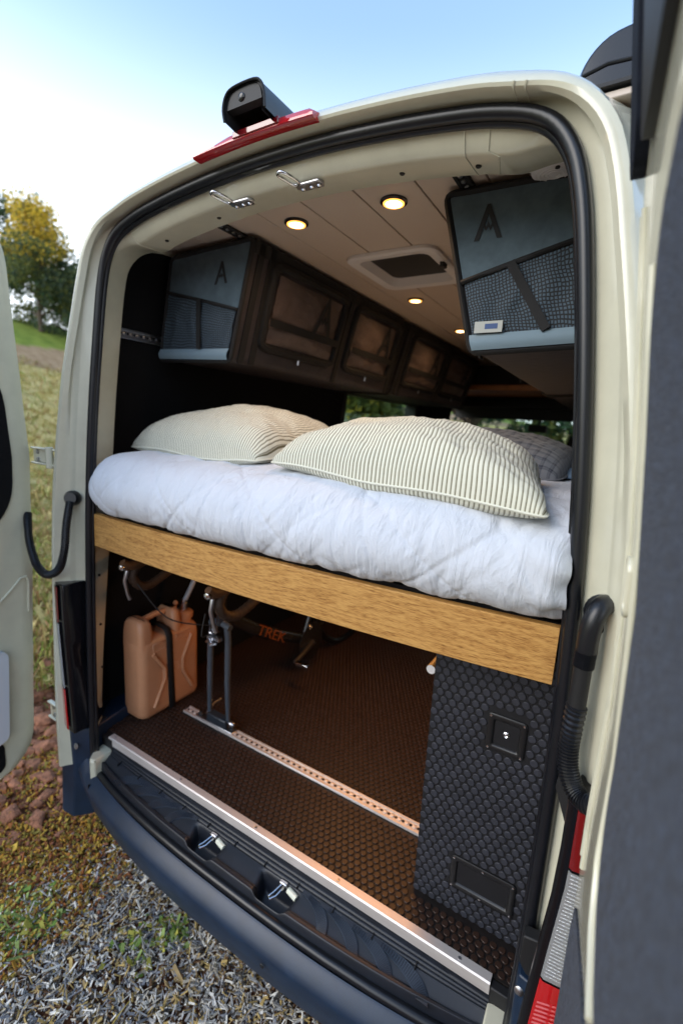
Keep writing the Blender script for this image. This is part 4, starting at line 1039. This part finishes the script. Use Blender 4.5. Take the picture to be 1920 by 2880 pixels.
# ================================================================== HANGING BAGS
def emblem(c, U, V_, NRM, s, parent):
    U, V_, NRM, c = Vector(U).normalized(), Vector(V_).normalized(), Vector(NRM).normalized(), Vector(c)
    mb = MB()
    def poly(pts, l=.0015): mb.prism([tuple(c+U*a*s+V_*b*s+NRM*l) for a, b in pts], tuple(NRM*.0006))
    poly([(-.50, -.55), (-.06, .62), (.06, .62), (.05, .40), (0, .30), (-.32, -.55)])
    poly([(.05, .62), (.50, -.55), (.32, -.55), (-.02, .36)], .0017)
    poly([(-.30, -.20), (-.16, .02), (-.08, -.12), (0, .06), (.08, -.12), (.16, .02), (.30, -.20), (.16, -.12), (.08, -.26), (0, -.12), (-.08, -.26), (-.16, -.12)], .0019)
    return mb.build('emblem', LOGO, parent, smooth=0)
def bag(sx, y0, y1, lab, wins, endpanel=True, tagl=False):
    r = thing('hanging_bag', lab, 'storage bag', (sx*.52, (y0+y1)/2, 1.40), 'fabric bags hung from the ceiling tracks')
    # corners of the section: inner top, outer top, outer bottom, inner bottom
    it = (sx*.318, 1.764); ot = (sx*.705, 1.752); ob = (sx*.775, 1.405); ib = (sx*.418, 1.392)
    def sec(y, s=1.):
        cx = sum(p[0] for p in (it, ot, ob, ib))/4; cz = sum(p[1] for p in (it, ot, ob, ib))/4
        C = [((p[0]-cx)*s+cx, (p[1]-cz)*s+cz) for p in (it, ot, ob, ib)]; out = []
        for k in range(4):
            p = np.array(C[k]); a = np.array(C[k-1]); b = np.array(C[(k+1) % 4]); rd = .022
            pa = p+(a-p)/np.linalg.norm(a-p)*rd; pb = p+(b-p)/np.linalg.norm(b-p)*rd
            for t in (0, .25, .5, .75, 1):
                q = (1-t)**2*pa+2*t*(1-t)*p+t*t*pb; out.append((q[0], y, q[1]))
        return out
    mb = MB(); mb.loft([sec(y0), sec(y1)], True, True, True); mb.build('shell', BAGFAB, r, smooth=40)
    for y in (y0, y1): MB().tube(sec(y, 1.006), .009 if y == y0 else .007, 6, closed=True).build('piping', PIPE, r, smooth=60)
    if endpanel:
        yy = y0-.0035
        c4 = [Vector((p[0], yy, p[1])) for p in (it, ot, ob, ib)]
        def E(s, t): return (c4[0]*(1-s)+c4[1]*s)*(1-t)+(c4[3]*(1-s)+c4[2]*s)*t     # s inner->outer, t top->bottom
        if sx < 0: dg = lambda s: .565-.235*s
        else: dg = lambda s: .56-.24*s
        mb = MB(); mb.grid(lambda u, v: tuple(E(.02+.96*u, .02+(dg(u)-.02)*v)+Vector((0, .002*nz(u*3, v*3), 0))), 16, 12); mb.build('upper_panel', GREYFAB, r, smooth=80)
        mb = MB()
        def npt(u, v):
            p = E(.03+.94*u, dg(u)+(.905-dg(u))*v); g_ = .006*math.sin(u*26+4*nz(u*3, v*2, sx))*math.sin(PI*v)*.5+.010*math.sin(PI*v)*math.sin(PI*u)
            return tuple(p+Vector((0, -.004-g_, 0)))
        mb.grid(npt, 60, 30, lambda u, v: (u*.36+.006*nz(u*4, v*4), v*.2+.01*nz(u*5, v*3, 3))); mb.build('mesh_pocket', NET, r, smooth=80)
        mb = MB(); mb.grid(lambda u, v: tuple(E(.01+.98*u, .895+.098*v)+Vector((0, -.008-.007*math.sin(PI*v), 0))), 20, 6); mb.build('bottom_lip', mat('pale_blue_grey_fabric', (.17, .24, .29), .8, bump=(500, .3, .001)) if 'pale_blue_grey_fabric' not in bpy.data.materials else bpy.data.materials['pale_blue_grey_fabric'], r, smooth=80)
        MB().tube([tuple(E(.01+.98*i/12, dg(i/12))+Vector((0, -.006, 0))) for i in range(13)], .0065, 6).build('pocket_edging', PIPE, r, smooth=60)
        a, b = ((.50, .42), (.40, .90)) if sx < 0 else ((.34, .47), (.50, .90))
        d0, d1 = E(a[0], dg(a[0])), E(b[0], b[1])
        dd = (d1-d0).normalized(); MB().obox((d0+d1)/2+Vector((0, -.016, 0)), dd, (dd.z, 0, -dd.x), (0, 1, 0), (d1-d0).length/2, .010, .002).build('pocket_strap', PIPE, r)
        if sx < 0: emblem(E(.30, .235), (1, 0, 0), (.10, 0, 1), (0, -1, 0), .060, r)
        else: emblem(E(.235, .21), (1, 0, 0), (-.06, 0, 1), (0, -1, 0), .066, r)
        if tagl:
            q = E(.15, .86)+Vector((0, -.0165, 0)); t_ = MB().box(q.x-.033, q.x+.033, q.y-.001, q.y, q.z-.012, q.z+.014).build('paper_tag', mat('tag_paper', (.42, .43, .40), .7), r)
            MB().box(q.x-.008, q.x+.022, q.y-.0016, q.y-.0011, q.z-.004, q.z+.008).build('tag_print', mat('tag_blue', (.05, .09, .22), .7), t_)
    # long inner face with zipped window panels
    A, B = Vector((it[0], 0, it[1])), Vector((ib[0], 0, ib[1])); nr = Vector((-sx*1, 0, -(B-A).x/(B-A).z*-sx*-1 if False else 0)); nr = Vector((-(B-A).z*sx*-1, 0, (B-A).x*sx*-1)).normalized()
    if nr.x*sx > 0: nr = -nr
    def F(y, t, l=0): return Vector((A.x+(B.x-A.x)*t, y, A.z+(B.z-A.z)*t))+nr*l
    MB().obox(F((y0+y1)/2, .045, .003), (0, 1, 0), (B-A).normalized(), nr, (y1-y0)/2-.01, .020, .002).build('top_binding', PIPE, r)
    for (wy0, wy1) in wins:
        W_ = wy1-wy0
        mb = MB()
        def wp(u, v):
            bul = .020*(math.sin(PI*min(1, max(0, u)))**.6)*(math.sin(PI*v)**.6)+.008*nz(u*3+wy0, v*3)+.005*nz(u*7, v*9+wy0)
            return tuple(F(wy0+.05+(W_-.10)*u, .17+.60*v, .004+bul))
        mb.grid(wp, 24, 24); mb.build('window_flap', bpy.data.materials.get('rust_grey_fabric') or mat('rust_grey_fabric', (.115, .085, .078), .5, bump=(26, .5, .01), vary=(10, .25)), r, smooth=80)
        fr = []
        for k in range(41):
            t = k/40*4; i = int(t) % 4; f = t-int(t)
            cs = [(wy0+.025, .12), (wy1-.025, .12), (wy1-.025, .80), (wy0+.025, .80)]
            a, b = cs[i], cs[(i+1) % 4]; fr.append((a[0]+(b[0]-a[0])*f, a[1]+(b[1]-a[1])*f))
        rpoly = rrect(wy0+.02, wy1-.02, .10, .82, .06, 5)
        MB().tube([tuple(F(y, t, .004)) for y, t in rpoly], .016, 6, closed=True).build('window_zip', PIPE, r, smooth=60)
        MB().obox(F((wy0+wy1)/2, .58, .026), (0, 1, 0), (B-A).normalized(), nr, W_/2-.03, .014, .002).build('window_strap', PIPE, r)
        emblem(F(wy0+W_*.66, .37, .026), (0, -sx*-1, 0) if sx < 0 else (0, -1, 0), tuple((A-B).normalized()), tuple(nr), .125, r)
        MB().tube([tuple(F(wy0+W_*.5, .83, .008)), tuple(F(wy0+W_*.5, .90, .012))], .004, 6).build('zip_pull', STEEL, r)
    ys_ = [y0+.045]+[(a[1]+b[0])/2 for a, b in zip(wins[:-1], wins[1:])]+[y1-.03]
    for y in ys_:
        for q in ((0,) if y != ys_[0] else (-.0, .055)): MB().obox(F(y+q, .5, .003), (0, 1, 0), (B-A).normalized(), nr, .014, (B-A).length/2, .002).build('webbing_strap', PIPE, r)
    return r
bag(-1, .285, 1.50, 'left hanging bag nearest the rear, blue grey mesh end pocket with emblem', [(.385, .90), (.96, 1.45)])
bag(-1, 1.55, 2.92, 'left hanging bag farther forward above the side window, lit orange', [(1.62, 2.22), (2.27, 2.87)], endpanel=False)
bag(1, .275, 1.50, 'right hanging bag with large net end pocket holding a small white tag', [(.385, .90), (.96, 1.45)], tagl=True)
bag(1, 1.55, 2.92, 'right hanging bag farther forward behind the net pocket bag', [(1.62, 2.22), (2.27, 2.87)], endpanel=False)

# smoke alarm
sa = MB().lathe((.565, .25, CZ), (0, 0, -1), [(.052, 0), (.052, .014), (.046, .026), (.030, .030), (.004, .031)], 36).build('smoke_alarm', WHITEP, smooth=30)
tag(sa, 'round white smoke alarm on the ceiling in the upper right corner', 'alarm')
sa2 = MB()
for r_ in (.012, .020, .028, .036): sa2.tube([(.565+r_*math.cos(2*PI*k/30), .25+r_*math.sin(2*PI*k/30), CZ-.0305+max(0, r_-.028)*.3) for k in range(30)], .0012, 4, closed=True)
sa2.build('alarm_grille', WHITEP, sa, smooth=40)
MB().lathe((.575, .225, CZ-.028), (0, 0, -1), [(.006, 0), (.005, .004)], 10).build('alarm_sensor', BLK, sa)

# ================================================================== STORAGE BAY
cab = thing('storage_cabinet', 'black coin rubber clad cabinet in the storage bay, with lock plate and vent', 'cabinet', (.62, .5, 0))
mb = MB(); mb.box(.466, .735, .096, 1.9, .0, .735); mb.build('carcass', COIN, cab, bevel=.003)
mb = MB(); mb.box(.464, .742, .088, .0945, .001, .74); mb.build('front_panel', COINB, cab, bevel=.002)
LP = (.600, .684, .484, .575); VP = (.556, .708, .074, .166)
coins('front_coin_studs', COIN, cab, (0, .088, 0), (1, 0, 0), (0, 0, 1), (0, -1, 0), .464, .742, .002, .738, .0212, .0089, .0024, skip=lambda x, z: (LP[0]-.006 < x < LP[1]+.006 and LP[2]-.006 < z < LP[3]+.006) or (VP[0]-.006 < x < VP[1]+.006 and VP[2]-.006 < z < VP[3]+.006), seg=12)
def plate(x0, x1, z0, z1, name, par, dep=.014, rim=.014):
    y = .0845; m_ = MB()
    def R(a, yy, r): return [(x, yy, z) for x, z in rrect(x0+a, x1-a, z0+a, z1-a, r, 4)]
    m_.loft([R(0, .088, .008), R(0, y-.001, .008), R(.0015, y-.002, .007), R(rim-.003, y-.002, .005), R(rim, y, .004), R(rim+.004, y+dep, .003), R(rim+.012, y+dep+.001, .002)], True, False, True)
    return m_.build(name, mat('black_dish_metal', (.010, .010, .011), .36) if 'black_dish_metal' not in bpy.data.materials else bpy.data.materials['black_dish_metal'], par, smooth=35)
lp = plate(*LP, 'lock_plate', cab, dep=.010)
MB().lathe((.642, .0930, .530), (0, -1, 0), [(.0075, 0), (.0075, .006), (.005, .008), (.0046, .005), (.001, .006)], 18).build('lock_cylinder', CHROME, lp)
vp = plate(*VP, 'vent_plate', cab, dep=.010)
gr = MB()
for k in range(30):
    x = VP[0]+.020+.112*k/29; gr.box(x-.0009, x+.0009, .0915, .0935, VP[2]+.022, VP[3]-.022)
gr.build('vent_grille', BLK, vp)
for (x0, x1, z0, z1), pp, pts in ((LP, lp, None), (VP, vp, 1)):
    cs = [(x0+.006, z0+.006), (x1-.006, z0+.006), (x0+.006, z1-.006), (x1-.006, z1-.006)]+([((x0+x1)/2, z0+.006), ((x0+x1)/2, z1-.006)] if pts else [])
    for x, z in cs: MB().lathe((x, .083, z), (0, -1, 0), [(.0030, 0), (.0026, .0016), (.001, .002)], 10).build('rivet', CHROME, pp)

# jerry can
jc = thing('jerry_can', 'tan plastic jerry can held by a black strap, at the left of the storage bay', 'jerry can', (-.745, .24, 0))
X0, X1, Y0, Y1 = -.812, -.680, .098, .388
jm = MB()
def jsec(z, ins=0, y1=Y1): return [(x, y, z) for x, y in [(a, b) for a, b in rrect(X0+ins, X1-ins, Y0+ins, y1-ins, .034-ins*.4, 6)]]
rngs = [jsec(0.0, .016), jsec(.012, .003), jsec(.03, 0), jsec(.10), jsec(.20), jsec(.29, .0), jsec(.318, .002), jsec(.332, .010), jsec(.338, .03)]
jm.loft(rngs, True, True, True)
# humps that carry the handle
for (ya, yb, zt) in ((Y0+.003, .165, .415), (.252, .300, .424)):
    hmp = [jsec(.30), ]
    def hs(z, i): return [(x, y, z) for x, y in rrect(X0+.004+i, X1-.004-i, ya+i*.5, yb-i*.5, .020, 5)]
    jm.loft([hs(.30, 0), hs(.36, .002), hs(zt-.022, .007), hs(zt-.006, .016), hs(zt, .030)], True, True, True)
jb = jm.build('can_body', CANM, jc, smooth=45)
MB().tube([(-.746, .150, .398), (-.746, .21, .408), (-.746, .265, .404)], .0125, 12).build('handle', CANM, jc, smooth=60)
MB().lathe((-.742, .345, .330), (0, .12, 1), [(.036, 0), (.036, .022), (.041, .024), (.041, .044), (.036, .050), (.006, .053)], 26).build('cap', CANM, jc, smooth=35)
MB().lathe((-.752, .318, .388), (0, 0, 1), [(.005, 0), (.005, .02), (.010, .026), (.010, .036), (.004, .042)], 12).build('cap_knob', CANM, jc)
MB().tube([(-.742, .350, .380), (-.740, .356, .420), (-.730, .368, .455), (-.715, .38, .50), (-.70, .40, .58)], .0105, 12).build('hose', HOSE, jc, smooth=60)
MB().lathe((-.742, .352, .382), (.02, .1, 1), [(.016, 0), (.016, .03), (.013, .034), (.013, .045)], 12).build('hose_clip', STEEL, jc)
sp_ = MB()
xw = X1+.0035; ysn = .226
sp_.loft([[(X0-.002, ysn-.013, .02), (X0-.002, ysn-.013, .352), (-.75, ysn-.013, .362), (X1-.012, ysn-.013, .352), (xw, ysn-.013, .325), (xw+.001, ysn-.009, .17), (xw, ysn-.003, .002)], [(X0-.002, ysn+.015, .02), (X0-.002, ysn+.015, .352), (-.75, ysn+.015, .362), (X1-.012, ysn+.015, .352), (xw, ysn+.015, .325), (xw+.001, ysn+.019, .17), (xw, ysn+.027, .002)]], False)
so_ = sp_.build('strap', PIPE, jc, smooth=60); sm_ = so_.modifiers.new('t', 'SOLIDIFY'); sm_.thickness = .003
rb = MB(); xr = X1+.0015
for pts in ([(.150, .275), (.205, .195), (.205, .150), (.152, .045)], [(.338, .295), (.292, .200), (.292, .150), (.340, .055)]):
    rb.tube([(xr, y, z) for y, z in pts], .0078, 8)
for y0_, y1_, z0_, z1_ in ((.152, .205, .282, .312), (.262, .33, .292, .318), (.196, .214, .155, .192), (.248, .275, .165, .20)):
    rb.tube([(xr-.002, y, z) for y, z in ((y0_, z0_), (y1_, z0_), (y1_, z1_), (y0_, z1_))], .0026, 6, closed=True)
for k in range(6): rb.tube([(xr-.002, .160+.008*k, .290), (xr-.002, .160+.008*k, .305)], .0018, 5); rb.tube([(xr-.002, .270+.010*k, .298), (xr-.002, .270+.010*k, .312)], .0018, 5)
for k in range(3): rb.tube([(xr-.002, .255+.001*k, .172+.011*k), (xr-.002, .272, .172+.011*k)], .002, 5)
rb.build('pressed_ribs', CANM, jc, smooth=60)

# bicycle, front wheel out, fork clamped to the floor track
bk = thing('bicycle', 'black drop bar bicycle without front wheel, fork clamped to the floor track under the bed', 'bicycle', (-.435, .7, 0))
bx = -.435
fm_ = MB()
fm_.tube([(bx, .27, .425), (bx, .275, .58)], .019, 12)                       # head tube
fm_.tube([(bx, .285, .46), (bx, .50, .315), (bx, .80, .165)], .026, 14)      # down tube
fm_.tube([(bx, .285, .56), (bx, .62, .56), (bx, 1.0, .60)], .018, 10)        # top tube
fm_.tube([(bx, .82, .16), (bx, 1.02, .62)], .016, 10)                        # seat tube
for q in (-.05, .05): fm_.tube([(bx+q*.4, .84, .16), (bx+q, 1.24, .335)], .010, 8); fm_.tube([(bx+q*.3, 1.01, .58), (bx+q, 1.24, .345)], .008, 8)
fm_.lathe((bx-.035, .815, .16), (1, 0, 0), [(.024, 0), (.024, .07)], 16)
fm_.build('frame', BIKEBLK, bk, smooth=50)
fk = MB()
for q in (-.046, .046): fk.tube([(bx+q*.75, .268, .432), (bx+q*1.0, .262, .37), (bx+q*1.02, .260, .2), (bx+q*1.08, .262, .06), (bx+q*1.1, .262, .042)], [.013, .0125, .0115, .009, .008], 10)
fk.tube([(bx-.05, .268, .425), (bx, .270, .438), (bx+.05, .268, .425)], .014, 10)
fk.build('fork', mat('grey_fork_paint', (.055, .068, .085), .3, coat=.4), bk, smooth=50)
hb = MB(); by = .205; bz = .695
hb.tube([(bx, .275, .60), (bx, .275, .67), (bx, .215, .693)], .015, 10)
hb.build('stem', BLK, bk, smooth=50)
ht = MB()
for s_ in (-1, 1):
    pts = [(bx+s_*.01, by, bz), (bx+s_*.17, by, bz), (bx+s_*.205, .175, bz-.002), (bx+s_*.212, .085, .672), (bx+s_*.214, .052, .632), (bx+s_*.216, .075, .590), (bx+s_*.220, .120, .575), (bx+s_*.224, .175, .590), (bx+s_*.226, .235, .615)]
    PP = [tuple(interp(pts, i/70)) for i in range(71)]
    ht.tube(PP, [.0158+(.0016 if i % 3 == 0 else 0) for i in range(71)], 10)
ht.build('handlebar', BIKETAPE, bk, smooth=50)
for s_ in (-1, 1):
    h = MB(); h.tube([(bx+s_*.212, .105, .678), (bx+s_*.211, .065, .668), (bx+s_*.210, .030, .672), (bx+s_*.210, .012, .690)], [.017, .0185, .018, .012], 12)
    ho = h.build('brake_hood', mat('brown_hood_rubber', (.10, .045, .018), .55) if s_ < 0 else bpy.data.materials['brown_hood_rubber'], bk, smooth=60)
    MB().lathe((bx+s_*.2105, .012, .672), (.2, -1, -.2), [(.012, 0), (.011, .008), (.004, .012)], 12).build('hood_cap', CHROME, ho)
    MB().tube([(bx+s_*.210, .030, .655), (bx+s_*.212, .020, .62), (bx+s_*.214, .030, .57), (bx+s_*.216, .040, .545)], [.008, .007, .006, .0065], 8).build('brake_lever', STEEL, ho, smooth=60)
ca = MB(); rnd = random.Random(3)
ca.obox((bx+.0, .238, .385), (1, 0, 0), (0, 1, 0), (0, 0, 1), .030, .010, .007)
for k in range(9):
    c = Vector((bx-.035+rnd.uniform(0, .075), .225+rnd.uniform(-.015, .015), .395+rnd.uniform(-.045, .035))); dd = Vector((rnd.uniform(-1, 1), rnd.uniform(-.4, .4), rnd.uniform(-1, 1))).normalized()
    ca.tube([c-dd*.012, c+dd*.012], rnd.choice((.003, .0045, .006)), 8)
ca.build('front_brake', STEEL, bk, smooth=40)
cb = MB(); 
for a, b in (((bx-.20, .06, .60), (bx-.02, .235, .43)), ((bx+.19, .06, .64), (bx+.03, .235, .42)), ((bx-.03, .22, .48), (bx-.02, .235, .40))):
    mid = ((a[0]+b[0])/2, (a[1]+b[1])/2-.03, (a[2]+b[2])/2-.04); cb.tube([tuple(interp([a, mid, b], i/14)) for i in range(15)], .0024, 6)
cb.build('brake_cable', BLK, bk, smooth=60)
cr = MB(); ccx = bx+.05
cr.lathe((ccx, .815, .16), (1, 0, 0), [(.085, -.002), (.092, -.001), (.092, .001), (.085, .002)], 44)
for k in range(44):
    a = 2*PI*k/44; cr.obox((ccx, .815+.094*math.cos(a), .16+.094*math.sin(a)), (1, 0, 0), (0, math.cos(a), math.sin(a)), (0, -math.sin(a), math.cos(a)), .0012, .003, .002)
cr.build('chainring', BIKEBLK, bk, smooth=30)
MB().tube([(ccx+.01, .815, .16), (ccx+.02, .73, .142), (ccx+.025, .655, .128)], [.013, .011, .010], 10).build('crank_arm', STEEL, bk, smooth=50)
MB().obox((ccx+.065, .655, .128), (1, 0, 0), (0, 1, 0), (0, 0, 1), .035, .012, .008).build('pedal', CHROME, bk, bevel=.003)
MB().lathe((ccx-.012, .80, .24), (1, 0, 0), [(.010, 0), (.012, .012), (.006, .02)], 12).build('frame_bolt', STEEL, bk)
wv = MB(); wv.tube([(bx, 1.24+.335*math.cos(2*PI*k/48), .34+.335*math.sin(2*PI*k/48)) for k in range(48)], .018, 8, closed=True); wv.build('rear_wheel', RUB, bk, smooth=60)
tm_ = text_mesh('TREK', .062, .0012); [setattr(v, 'co', Vector((v.co.x*1.5, v.co.y, v.co.z))) for v in tm_.vertices]
to = bpy.data.objects.new('frame_lettering', tm_); COL.objects.link(to); tm_.materials.append(ORANGE)
dn = Vector((0, .37, -.221)).normalized(); upv = Vector((0, .221, .37)).normalized()
mm = Matrix.Identity(4); nn = dn.cross(upv)
for i in range(3): mm[i][0] = dn[i]; mm[i][1] = upv[i]; mm[i][2] = nn[i]; mm[i][3] = (Vector((bx+.0262, .545, .291)))[i]
to.matrix_world = mm; to.data.transform(mm); to.matrix_world = Matrix.Identity(4); adopt(to, bk)
# fork mount on the track
fmnt = thing('fork_mount', 'black quick release fork mount bolted to the aluminium floor track', 'bike mount', (bx, .262, .008))
MB().box(bx-.052, bx+.052, .244, .280, .012, .050).build('mount_block', mat('dark_anodised', (.02, .026, .035), .35), fmnt, bevel=.006)
MB().box(bx-.115, bx+.085, .246, .278, .006, .012).build('base_plate', STEEL, fmnt, bevel=.002)
MB().tube([(bx-.062, .262, .040), (bx+.075, .262, .038)], .005, 10).build('skewer', STEEL, fmnt)
MB().lathe((bx+.062, .262, .038), (1, 0, 0), [(.010, 0), (.010, .014), (.006, .02)], 12).build('skewer_nut', STEEL, fmnt)
MB().tube([(bx-.06, .262, .040), (bx-.066, .30, .055), (bx-.062, .335, .06)], .0045, 8).build('skewer_lever', STEEL, fmnt)
for x in (bx-.100, bx+.072): MB().lathe((x, .262, .012), (0, 0, 1), [(.011, 0), (.011, .008), (.006, .012), (.006, .018)], 14).build('track_bolt', BLK, fmnt)
# a warm light strip under the bed platform lights the storage bay
us = thing('under_bed_light', 'warm light strip under the bed platform lighting the storage bay', 'lamp', (.05, .60, .82))
MB().box(-.25, .35, .59, .61, .812, .822).build('lamp_rail', GLOSSBLK, us)
MB().box(-.24, .34, .593, .607, .8085, .8115).build('lamp_strip', mat('amber_strip', (1, .6, .3), .4, emit=((1, .42, .10), 5.)), us)
al = bpy.data.lights.new('strip_glow', 'AREA'); al.shape = 'RECTANGLE'; al.size = .58; al.size_y = .02; al.energy = 1.25; al.color = (1, .43, .12)
ao = bpy.data.objects.new('strip_glow', al); COL.objects.link(ao); ao.location = (.05, .60, .805); adopt(ao, us)
